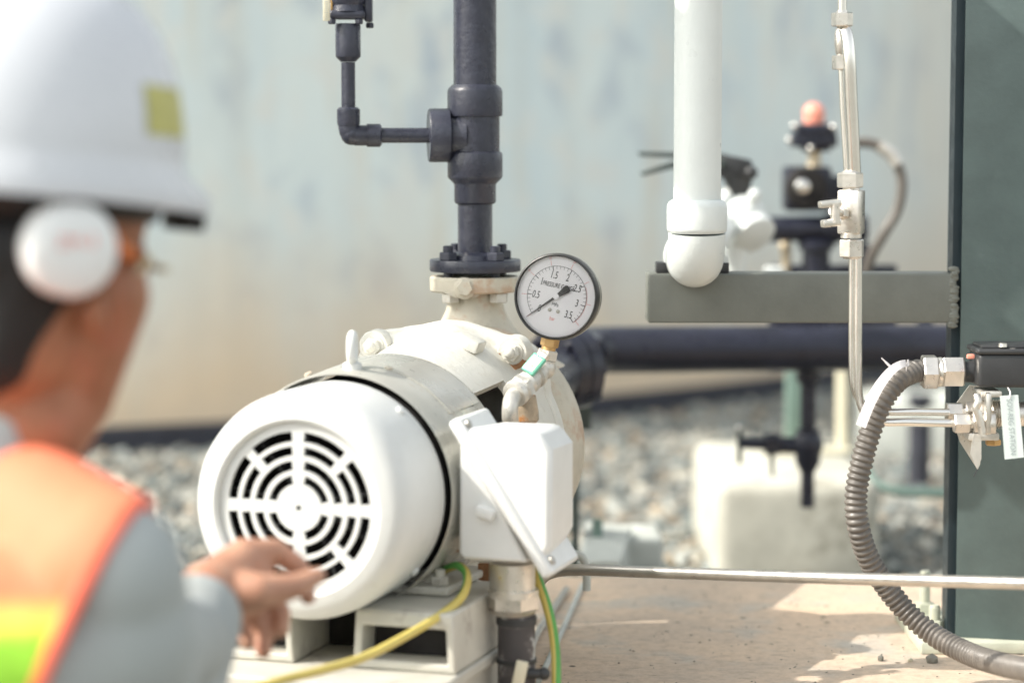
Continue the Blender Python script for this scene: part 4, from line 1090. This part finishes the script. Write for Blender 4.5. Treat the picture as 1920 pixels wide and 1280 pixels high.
# ------------------------------------------------------------------ background valves above the beam
Yv = 4.05
lvx = thing('lever_valve', 'white pipe valve with black forked lever behind the white pipe', 'valve', P(1400, 480, Yv))
wv = lambda n: W(n, Yv)
b = BM()
d1 = P(1430, 460, Yv - .03) - P(1368, 372, Yv + .05)
lathe(b, P(1362, 366, Yv + .05), d1, [(0, wv(30)), (.01, wv(40)), (.045, wv(42)), (.055, wv(34)), (.075, wv(36)), (.085, wv(42)), (.105, wv(42)), (.112, wv(30))], 36)
ball(b, P(1395, 405, Yv), (wv(40), wv(40), wv(44)))
cyl(b, P(1385, 420, Yv), P(1366, 560, Yv), wv(26), seg=28)
obj('body', b, M['white_pipe'], lvx)
b = BM(); box(b, P(1376, 316, Yv), (wv(60), wv(50), wv(44)), Matrix.Rotation(R(12), 3, 'Y'), wv(6)); lathe(b, P(1384, 330, Yv), V((0.15, 0, -1)), [(0, wv(30)), (wv(40), wv(14))], 20); ball(b, P(1408, 324, Yv - .02), wv(13)); obj('bonnet', b, M['black_plastic'], lvx)
b = BM(); prism(b, [P(1196, 285, Yv), P(1360, 288, Yv), P(1360, 302, Yv), P(1262, 296, Yv), P(1200, 293, Yv)], V((0, .02, 0))); prism(b, [P(1200, 324, Yv - .03), P(1262, 303, Yv - .03), P(1360, 300, Yv - .03), P(1360, 314, Yv - .03), P(1262, 316, Yv - .03), P(1205, 330, Yv - .03)], V((0, .02, 0))); obj('lever', b, M['dark_post'], lvx, bev=.002)
b = BM(); ball(b, P(1415, 366, Yv - .03), wv(13), seg=16); obj('flange_bolt', b, M['white_pipe'], lvx)

Yr = 4.4
rg = thing('regulator', 'black pneumatic regulator with red topped solenoid and round knob behind the beam', 'regulator', P(1530, 520, Yr))
wr = lambda n: W(n, Yr)
def bx(b, x0, y0, x1, y1, dy0, dy1, bev=.004): boxb(b, P(x0, 0, Yr).x, P(x1, 0, Yr).x, Yr + dy0, Yr + dy1, P(0, y1, Yr).z, P(0, y0, Yr).z, bev, 2)
b = BM(); lathe(b, P(1526, 232, Yr), Z_, [(0, wr(19)), (wr(12), wr(20)), (wr(20), wr(20))], 24); ball(b, P(1526, 213, Yr), wr(20.5)); obj('red_cap', b, M['red_cap'], rg)
b = BM(); bx(b, 1492, 232, 1566, 252, -.035, .035); bx(b, 1486, 250, 1570, 276, -.03, .03); bx(b, 1505, 276, 1560, 284, -.02, .02); obj('solenoid_head', b, M['black_far'], rg)
for px, py in ((1490, 236), (1562, 238), (1480, 262), (1520, 278)):
    b = BM(); ball(b, P(px, py, Yr - .04), wr(6), seg=12); obj('screw', b, M['steel'], rg)
b = BM(); lathe(b, P(1527, 312, Yr), Z_, [(0, wr(15)), (wr(14), wr(11)), (wr(32), wr(14))], 20); obj('yellow_neck', b, M['yellow_fit'], rg)
b = BM(); bx(b, 1474, 312, 1562, 396, -.02, .05, .008); bx(b, 1555, 330, 1600, 380, 0, .05, .006); obj('body', b, M['black_far'], rg)
b = BM(); lathe(b, P(1511, 352, Yr - .02), V((0, -1, 0)), [(0, wr(40)), (.022, wr(38)), (.026, wr(33))], 36); kn = obj('knob', b, M['black_and_shade'], rg)
b = BM(); lathe(b, P(1504, 350, Yr - .046), V((0, -1, 0)), [(0, wr(14)), (.006, wr(14)), (.010, wr(8))], 20); obj('knob_centre', b, M['steel'], kn)
b = BM(); cyl(b, P(1415, 430, Yr), P(1625, 428, Yr), wr(24), seg=28); ball(b, P(1560, 428, Yr), wr(30)); obj('manifold_pipe', b, M['black_far'], rg)
b = BM(); lathe(b, P(1530, 455, Yr), -Z_, [(-wr(8), wr(24)), (0, wr(34)), (wr(12), wr(34)), (wr(14), wr(26)), (wr(90), wr(26))], 28); obj('lower_body', b, M['black_far'], rg)
b = BM(); lathe(b, P(1474, 440, Yr), -Z_, [(0, wr(8)), (wr(20), wr(10)), (wr(80), wr(8))], 16); ball(b, P(1470, 462, Yr - .02), wr(10), seg=14); obj('brass_drain', b, M['yellow_fit'], rg)
b = BM(); bx(b, 1440, 500, 1475, 516, -.02, .02); obj('white_fitting', b, M['white_pipe'], rg)
b = BM(); bx(b, 1612, 455, 1636, 520, -.01, .03); bx(b, 1735, 596, 1760, 622, 0, .05); obj('side_bracket', b, M['black_far'], rg)
b = BM(); bx(b, 1455, 500, 1700, 640, .06, .08); obj('back_plate', b, M['black_far'], rg)
b = BM(); tube(b, spline([P(1600, 268, 4.3), P(1628, 268, 4.3), P(1660, 280, 4.3), P(1682, 308, 4.3), P(1691, 345, 4.3), P(1682, 395, 4.3), P(1656, 440, 4.3), P(1630, 490, 4.32), P(1618, 560, 4.34)], 8), W(10, 4.3), 16)
fxx = thing('flexible_tube', 'grey flexible tube arching right of the stainless tubing behind the beam', 'flexible tube', P(1618, 560, 4.34)); obj('tube', b, M['hose'], fxx)
b = BM(); tube(b, spline([P(1648, 274, 4.295), P(1668, 287, 4.295), P(1684, 308, 4.295)], 5), W(12.5, 4.3), 16); obj('sleeve', b, M['paint_steel'], fxx)

# cabinet added out of view left of the pump to shade the slab
kb = thing('shade_cabinet', 'tall pale grey cabinet added out of view to shade the slab', 'shade blocker', (-1.12, 3.53, 0))
b = BM(); boxb(b, -1.32, -.93, 3.13, 3.76, .05, 1.36, .006); cbn = obj('shade_cabinet_shell', b, M['pale_conc'], kb)
b = BM(); boxb(b, -1.30, -.95, 3.118, 3.1295, .08, 1.33, .003); dr_ = obj('shade_cabinet_door', b, M['pale_conc'], kb)
b = BM(); boxb(b, -.99, -.975, 3.10, 3.1175, .68, .80, .003); obj('handle', b, M['black_plastic'], dr_)
b = BM(); boxb(b, -1.31, -.94, 3.15, 3.74, 0, .0495, .002); obj('base', b, M['black_plastic'], kb)

ct_ = thing('shade_tray', 'grey tray on a post added out of view to shade the column', 'added shade tray', (-.98, 2.96, 0))  # unseen tray added to shade the column and the white pipe
for x0, x1 in ((-.585, -.335), (-.268, .085)):  # gap between the plates shaped to leave a lit band on the column
    b = BM(); boxb(b, x0, x1, 2.82, 3.16, 1.50, 1.504); boxb(b, x0, x1, 2.816, 2.8198, 1.50, 1.54); boxb(b, x0, x1, 3.1602, 3.164, 1.50, 1.54); obj('shade_tray_plate', b, M['galv'], ct_)
b = BM(); boxb(b, -.98, .06, 2.97, 2.99, 1.47, 1.4995, .002); obj('shade_tray_arm', b, M['frame_grey'], ct_)
b = BM(); boxb(b, -1.03, -.981, 2.95, 3.01, 0, 1.55, .003); obj('post', b, M['frame_grey'], ct_)  # post of the added shade tray, out of view

# dark stub far behind
ds = thing('hydrant_stub', 'small dark capped pipe stub far off on the gravel by the column', 'pipe stub', (P(1737, 0, 5.6).x, 5.6, 0))
b = BM(); x_ = P(1737, 0, 5.6).x; lathe(b, (x_, 5.6, 0), Z_, [(0, W(22, 5.6)), (P(0, 790, 5.6).z, W(22, 5.6))], 24); obj('pipe', b, M['tar'], ds)
b = BM(); lathe(b, (x_, 5.6, P(0, 768, 5.6).z), Z_, [(0, W(14, 5.6)), (.02, W(26, 5.6)), (.035, W(26, 5.6))], 24); obj('cap', b, M['tar'], ds)
b = BM(); boxb(b, P(1640, 0, 6.1).x, 2.6, 6.1, 6.3, 0, P(0, 745, 6.1).z, .02)
tag(obj('low_kerb', b, M['pale_conc'], origin=V((1.3, 6.2, 0))), 'low grey concrete kerb at the back right near the tank', 'kerb')

# ------------------------------------------------------------------ debris on the slab
random.seed(11)
def pebble(b, x, y, s, fl=.6):
    mt = Matrix.Translation((x, y, SL + s * fl * .6)) @ Matrix.Rotation(random.random() * 6, 4, 'Z') @ Matrix.Diagonal((s, s * random.uniform(.6, .9), s * fl, 1))
    g = bmesh.ops.create_icosphere(b, subdivisions=1, radius=1, matrix=mt)
    for v in g['verts']: v.co += V((random.gauss(0, s * .12), random.gauss(0, s * .12), random.gauss(0, s * .05)))
def ong(px, py):   # where that spot lies on the slab
    d = FW + V((1, 0, 0)) * ((px - 960) / FPX) + UP * ((640 - py) / FPX); return CAM + d * ((SL - CAM.z) / d.z)
for (px, py, s, lb, mm) in ((1748, 1242, .0085, 'angular grey pebble on the sunlit slab under the hose', 'ground'), (1651, 1238, .0055, 'small dark pebble in the shadow on the slab', 'ground'), (1706, 1240, .0045, 'tiny cream pebble between the two darker ones', 'cream_tube')):
    b = BM(); q = ong(px, py); pebble(b, q.x, q.y, s, .9); o = obj('pebble', b, M[mm], origin=V((q.x, q.y, SL)), smooth=20); tag(o, lb, 'pebble', 'pebbles on the slab')
b = BM()
for _ in range(170):
    q = ong(random.uniform(1000, 1900), random.uniform(1095, 1290))
    if q.y < 3.7 and random.random() < .9: pebble(b, q.x, q.y, random.uniform(.0008, .0022), .4)
for _ in range(18):
    q = ong(random.uniform(1000, 1600), random.uniform(1100, 1280))
    a_ = random.random() * 6; d_ = V((math.cos(a_), math.sin(a_), 0)); n_ = V((-d_.y, d_.x, 0)); l_ = random.uniform(.002, .005)
    q.z = SL + .0012
    prism(b, [q - d_ * l_, q + n_ * .0012, q + d_ * l_ + Z_ * .001, q - n_ * .0012], Z_ * .0004)
tag(obj('slab_grit', b, M['ground'], smooth=20), 'dark grit and leaf crumbs scattered over the slab', 'grit', kind='stuff')

# ------------------------------------------------------------------ the person
Yh = 1.95
psn = thing('person', 'worker in white hard hat, ear muffs and orange lime vest reaching to the motor', 'person', (-.50, 1.95, 0))
yaw = R(60); F_ = V((math.sin(yaw), math.cos(yaw), 0)); Rr = V((math.cos(yaw), -math.sin(yaw), 0))
hc = P(112, 455, 1.93) - Rr * .082       # middle of the head, level with the ears
pit = R(31); Fh = (F_ * math.cos(pit) - Z_ * math.sin(pit)).normalized(); Uh = (F_ * math.sin(pit) + Z_ * math.cos(pit)).normalized()
def HD(f, r, u): return hc + Fh * f + Rr * r + Uh * u
hm = Matrix((Fh, Rr, Uh)).transposed()
nb = V((hc.x - .035, hc.y - .015, P(0, 870, 1.98).z)); tz = P(5, 935, 1.97)   # base of the neck
shR = P(206, 1078, 1.86); shL = nb * 2 - shR; shL = V((nb.x - (shR.x - nb.x) * 1.0, nb.y + .19, shR.z))
pel = V((-.66, 1.80, .24))
elb = V((-.330, 2.05, .272)); wri = P(388, 1106, 2.26)
def head_parts(b):
    ball(b, HD(-.012, 0, .045), (.098, .078, .088), hm)            # skull
    ball(b, HD(.034, 0, -.005), (.068, .064, .088), hm)            # face
    ball(b, HD(.044, 0, -.098), (.058, .052, .050), hm)            # jaw
    ball(b, HD(.072, 0, -.138), (.028, .032, .026), hm); capsule(b, P(182, 555, 2.0), P(118, 735, 2.0), .044, .043); capsule(b, P(118, 735, 2.0), P(60, 800, 1.98), .043, .05)            # chin
    for s in (-1, 1):
        ball(b, HD(.072, s * .042, -.022), (.030, .025, .026), hm)   # cheek
        ball(b, HD(.020, s * .056, -.078), (.050, .018, .052), hm)   # jaw corner
        capsule(b, HD(.090, s * .010, .030), HD(.082, s * .045, .026), .010, .009)   # brow
    capsule(b, HD(.090, 0, .014), HD(.099, 0, -.022), .008, .009)  # nose
    for s in (-1, 1): ball(b, HD(.094, s * .009, -.028), .007)
    ball(b, HD(.088, 0, -.058), (.010, .022, .006), hm); ball(b, HD(.086, 0, -.069), (.010, .019, .006), hm)
    for s in (-1, 1):
        ball(b, HD(-.008, s * .078, -.012), (.020, .008, .034), hm @ Matrix.Rotation(R(12) * s, 3, 'Z'))
        ball(b, HD(-.002, s * .076, -.042), (.010, .007, .012), hm)
    capsule(b, hc - F_ * .012 - Z_ * .03, nb + F_ * .012, .060, .068)                  # neck
def hand(b):
    H = lambda px, py, Y: P(px, py, Y)
    capsule(b, elb.lerp(wri, .55), wri, .033, .028)
    capsule(b, wri, H(448, 1062, 2.305), .026, .024)
    capsule(b, wri, H(440, 1085, 2.305), .028, .030)
    capsule(b, wri, H(442, 1128, 2.315), .027, .021)
    ball(b, H(458, 1085, 2.318), .030)
    # index finger: over the top then down to the tip
    for p, q, r0, r1 in ((H(456, 1040, 2.315), H(518, 1032, 2.335), .0170, .0125), (H(518, 1032, 2.335), H(562, 1064, 2.338), .0122, .0106), (H(562, 1064, 2.338), H(578, 1118, 2.338), .0104, .0086)): capsule(b, p, q, r0, r1)
    # thumb: out along the bottom towards the cover
    for p, q, r0, r1 in ((H(420, 1114, 2.275), H(486, 1108, 2.262), .027, .0180), (H(486, 1108, 2.262), H(550, 1099, 2.280), .0170, .0132), (H(550, 1099, 2.280), H(596, 1079, 2.300), .0126, .0088)): capsule(b, p, q, r0, r1)
    # middle, ring and little finger hang below
    for seq in (((462, 1088, 2.335, .0140), (508, 1116, 2.365, .0118), (527, 1150, 2.366, .0104), (527, 1180, 2.352, .0086)),
                ((450, 1120, 2.335, .0140), (478, 1150, 2.358, .0114), (494, 1188, 2.354, .0102), (494, 1220, 2.344, .0084)),
                ((434, 1138, 2.315, .0120), (448, 1166, 2.328, .0098), (460, 1188, 2.326, .0086), (465, 1206, 2.318, .0074))):
        for a0, a1 in zip(seq, seq[1:]): capsule(b, H(*a0[:3]), H(*a1[:3]), a0[3], a1[3])
b = BM()
head_parts(b); hand(b)
ball(b, P(180, 590, 1.945), (.010, .009, .020))
capsule(b, elb, elb.lerp(wri, .6), .043, .035); capsule(b, shR, elb, .050, .042)
capsule(b, nb - Z_ * .08, nb.lerp(pel, .5), .08, .11); capsule(b, nb.lerp(pel, .5), pel, .11, .12); capsule(b, shR, shL, .055, .055)
elL = V((-.56, 2.30, .30)); wrL = V((-.50, 2.20, .16)); knR = V((-.44, 2.10, .075)); knL = V((-.62, 2.28, .075))
capsule(b, shL, elL, .05, .04); capsule(b, elL, wrL, .04, .028); ball(b, wrL + V((.02, .0, -.04)), (.035, .02, .05))
for s_, kn_ in ((.09, knR), (-.09, knL)):
    hp = pel + Rr * s_; capsule(b, hp, kn_, .085, .058); capsule(b, kn_, kn_ - F_ * .38 + Z_ * -.02, .055, .04)
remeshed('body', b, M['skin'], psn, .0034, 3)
# nails
M['nail'] = mat('nail', (.66, .42, .34), .3, var=.05)
for (px, py, Y) in ((590, 1074, 2.2975), (580, 1108, 2.3225)):
    b = BM(); ball(b, P(px, py, Y), (.0058, .0022, .0048), seg=12); obj('fingernail', b, M['nail'], psn)
# eyes
for s in (-1, 1):
    b = BM(); ball(b, HD(.083, s * .030, .008), (.013, .013, .012), hm, seg=16); e_ = obj('eye', b, M['label_white'], psn)
    b = BM(); ball(b, HD(.0935, s * .030, .006), (.0035, .005, .005), hm, seg=12); obj('iris', b, M['hair'], e_)
# hair
b = BM(); ball(b, HD(-.020, 0, .045), (.100, .082, .092), hm); ball(b, hc - F_ * .045 - Z_ * .01, (.062, .080, .066), hm)
for s_ in (-1, 1): capsule(b, hc - F_ * .016 + Rr * s_ * .036 - Z_ * .01, hc - F_ * .038 + Rr * s_ * .036 - Z_ * .092, .052, .040)
remeshed('hair', b, M['hair'], psn, .005, 3)
# clothes
def torso(b, g):
    capsule(b, nb - Z_ * .11, nb.lerp(pel, .5), .085 + g, .125 + g); capsule(b, nb.lerp(pel, .5), pel, .125 + g, .125 + g)
    capsule(b, shR, shL, .058 + g, .058 + g); capsule(b, tz, shR, .050 + g, .056 + g); capsule(b, tz, shL, .050 + g, .056 + g)
    capsule(b, shR - Z_ * .05 - Rr * .02, nb.lerp(pel, .5) + Rr * .05, .075 + g, .10 + g)
b = BM(); torso(b, .0)
capsule(b, shR, shR.lerp(elb, .5), .060, .064); capsule(b, shR.lerp(elb, .5), elb, .064, .062); capsule(b, elb, elb.lerp(wri, .55), .060, .049); capsule(b, elb.lerp(wri, .55), wri - (wri - elb).normalized() * .040, .049, .0440)
capsule(b, shR.lerp(elb, .35) + V((.012, .03, 0)), elb.lerp(wri, .72), .052, .043)
capsule(b, shL, elL, .062, .055); capsule(b, elL, wrL, .052, .04)
remeshed('shirt', b, M['shirt'], psn, .006, 5)
b = BM(); lathe(b, nb + Z_ * .012 - F_ * .006, (Z_ * 1.0 - F_ * -.12), [(-.02, .082), (.0, .073), (.030, .066), (.034, .062), (.0, .060)], 40, cap0=False, cap1=False)
obj('collar', b, M['shirt'], psn)
b = BM(); torso(b, .010)
vst = remeshed('vest', b, M['vest'], psn, .006, 5, cut=[(P(228, 960, 1.82), (P(78, 1280, 1.80) - P(228, 960, 1.82)).cross(V((.12, 1, 0))).normalized()), (shL - Rr * .03, (-Rr).normalized())])
# red binding along the armhole of the vest
bmv = bmesh.new(); bmv.from_mesh(vst.data)
edges = [e for e in bmv.edges if len(e.link_faces) == 1]
tr = BM(); loops = []
left = set(edges)
while left:
    e = left.pop(); chain = [e.verts[0], e.verts[1]]; go = True
    while go:
        go = False
        for e2 in chain[-1].link_edges:
            if e2 in left: left.remove(e2); chain.append(e2.other_vert(chain[-1])); go = True; break
    loops.append([v.co.copy() + V(psn.location) for v in chain])
for lp in loops:
    if len(lp) < 30: continue
    lq = lp[::3]; lq = [sum((lq[max(0, min(len(lq) - 1, i + k))] for k in range(-4, 5)), V()) / 9 for i in range(len(lq))]
    tr = BM(); tube(tr, lq, .0065, 8, caps=False); obj('vest_binding', tr, M['vest_trim'], vst)
bmv.free()
b = BM()
for s_, kn_ in ((.09, knR), (-.09, knL)):
    hp = pel + Rr * s_; capsule(b, hp, kn_, .098, .070); capsule(b, kn_, kn_ - F_ * .36 - Z_ * .015, .066, .055)
ball(b, pel, (.15, .15, .12)); remeshed('trousers', b, M['trousers'], psn, .008, 5)
for kn_ in (knR, knL):
    b = BM(); q = kn_ - F_ * .40 - Z_ * .01; capsule(b, q, q - F_ * .10 - Z_ * .005, .045, .04); capsule(b, q, q + Z_ * .04, .045, .045); remeshed('boot', b, M['boot'], psn, .008, 4)
# helmet
pit2 = R(5); Fk = (F_ * math.cos(pit2) - Z_ * math.sin(pit2)).normalized(); Uk = (F_ * math.sin(pit2) + Z_ * math.cos(pit2)).normalized()
hq = hc - Fk * .006 + Uk * .064
def HK(f, r, u): return hq + Fk * f + Rr * r + Uk * u
helm = BM(); NU, NV = 64, 20; ringz = []
for j in range(NV + 1):
    ph = PI / 2 * j / NV
    row = []
    for i in range(NU):
        th = 2 * PI * i / NU; c, s = math.cos(th), math.sin(th)
        f = math.cos(ph) ** .72; rf_ = .134; rs = .116
        row.append(helm.verts.new(HK(rf_ * c * f, rs * s * f, .160 * math.sin(ph) + .0)))
    ringz.append(row)
for j in range(NV):
    for i in range(NU):
        helm.faces.new((ringz[j][i], ringz[j][(i + 1) % NU], ringz[j + 1][(i + 1) % NU], ringz[j + 1][i]))
# brim with a longer peak in front
b1 = []; b2 = []; b3 = []
for i in range(NU):
    th = 2 * PI * i / NU; c, s = math.cos(th), math.sin(th); pk = max(0, c) ** 2 * .020
    b1.append(helm.verts.new(HK((.142 + pk) * c, .124 * s, -.016 - pk * .25)))
    b2.append(helm.verts.new(HK((.140 + pk) * c, .122 * s, -.028 - pk * .35)))
    b3.append(helm.verts.new(HK(.128 * c, .110 * s, -.020)))
for i in range(NU):
    j = (i + 1) % NU
    helm.faces.new((ringz[0][i], ringz[0][j], b1[j], b1[i])); helm.faces.new((b1[i], b1[j], b2[j], b2[i])); helm.faces.new((b2[i], b2[j], b3[j], b3[i]))
hel = obj('hard_hat', helm, M['helmet'], psn, smooth=70)
b = BM(); rows = []
for i in range(9):
    th = R(30 + 30 * (i / 8)); row = []
    for j in range(7):
        ph = R(10 + 15 * j / 6); c, s = math.cos(th), math.sin(th); f = math.cos(ph) ** .72
        row.append(b.verts.new(HK(.1352 * c * f, .1172 * s * f, .1613 * math.sin(ph))))
    rows.append(row)
for i in range(8):
    for j in range(6): b.faces.new((rows[i][j], rows[i + 1][j], rows[i + 1][j + 1], rows[i][j + 1]))
obj('yellow_sticker', b, M['yellow_stick'], hel)
b = BM(); NB = 40; prev = None
for i in range(NB + 1):
    th = 2 * PI * i / NB; c, s = math.cos(th), math.sin(th)
    row = [b.verts.new(HK(.126 * c, .106 * s, -.016)), b.verts.new(HK(.112 * c, .090 * s, -.044))]
    if prev: b.faces.new((prev[0], row[0], row[1], prev[1]))
    prev = row
obj('headband', b, M['hair'], hel)
b = BM(); q = HK(.140, .01, -.040); box(b, q, (.022, .05, .016), Matrix((Fk, Rr, Uk)).transposed(), .004); obj('peak_shade', b, M['hair'], hel)  # black box under the peak stands in for its shaded underside
# ear muffs
for s in (1, -1):
    e0 = hc + Rr * s * .080 + Z_ * -.004
    b = BM(); lathe(b, e0, Rr * s, [(-.004, .034), (.006, .038), (.012, .036)], 40); cu_ = obj('ear_cushion', b, M['hair'], psn)
    b = BM(); lathe(b, e0, Rr * s, [(.010, .036), (.016, .0388), (.028, .0388), (.036, .036), (.041, .028), (.042, .012)], 48)
    em = obj('ear_muff', b, M['muff'], psn)
    b = BM(); nn_ = Rr * s; a1 = F_ * s
    text_bm(b, 'ZM-3', .0135, e0 + nn_ * .0425 + Z_ * .006, (nn_.cross(Z_) * -1).normalized() if s > 0 else F_ * -1, Z_, nn_, sx=1.1)
    obj('red_logo', b, M['logo_red'], em, smooth=20)
    b = BM(); tube(b, spline([e0 + nn_ * .03 - F_ * .0 + Z_ * .02, e0 + nn_ * .028 + Z_ * .05 - F_ * .02, HK(-.03, s * .112, -.004)], 5), .005, 10); obj('muff_arm', b, M['grey_plastic'], em)
# safety glasses
b = BM(); tube(b, [HD(.100, s * .028, .030) for s in (-2.0, -1, 0, 1, 2.0)], .003, 8); gz = obj('safety_glasses', b, M['lens'], psn)
for s in (1, -1):
    b = BM(); tube(b, spline([HD(.01, s * .080, .022), HD(.04, s * .079, .024), HD(.062, s * .073, .022)], 4), .0065, 8); obj('temple_arm', b, M['orange_p'], gz)
b = BM()
prev = None
for i in range(13):
    a_ = R(-60 + 120 * i / 12); row = [b.verts.new(HD(.050 + .052 * math.cos(a_), .074 * math.sin(a_), .032)), b.verts.new(HD(.048 + .05 * math.cos(a_), .072 * math.sin(a_), -.006))]
    if prev: b.faces.new((prev[0], row[0], row[1], prev[1]))
    prev = row
obj('lens', b, M['lens'], gz)

# ------------------------------------------------------------------ light
sun_dir = V((-.735, -.17, .675)).normalized()
sl = bpy.data.lights.new('sun', 'SUN'); so = bpy.data.objects.new('sun', sl); C.objects.link(so)
sl.energy = 5.0; sl.angle = R(.5); sl.color = (1, .935, .84)
so.rotation_euler = (-sun_dir).to_track_quat('-Z', 'Y').to_euler()
wd_ = bpy.data.worlds.new("World"); sc.world = wd_; wd_.use_nodes = True; t = wd_.node_tree
bg = t.nodes['Background']; sk_ = t.nodes.new('ShaderNodeTexSky'); sk_.sky_type = 'NISHITA'; sk_.sun_disc = False
sk_.sun_elevation = math.asin(sun_dir.z); sk_.sun_rotation = math.atan2(sun_dir.x, sun_dir.y)
sk_.air_density = 1.2; sk_.dust_density = 3.0
hsv = t.nodes.new('ShaderNodeHueSaturation'); hsv.inputs['Saturation'].default_value = .27; hsv.inputs['Value'].default_value = 2.15
t.links.new(sk_.outputs[0], hsv.inputs['Color']); t.links.new(mixc(t, 1.0, hsv.outputs[0], (1.0, 1.01, .975), 'MULTIPLY'), bg.inputs['Color'])
bg.inputs['Strength'].default_value = .15
sc.view_settings.view_transform = 'Standard'; sc.view_settings.look = 'None'; sc.view_settings.exposure = 0; sc.view_settings.gamma = 1
sc.cycles.use_denoising = True
sc.cycles.max_bounces = 8
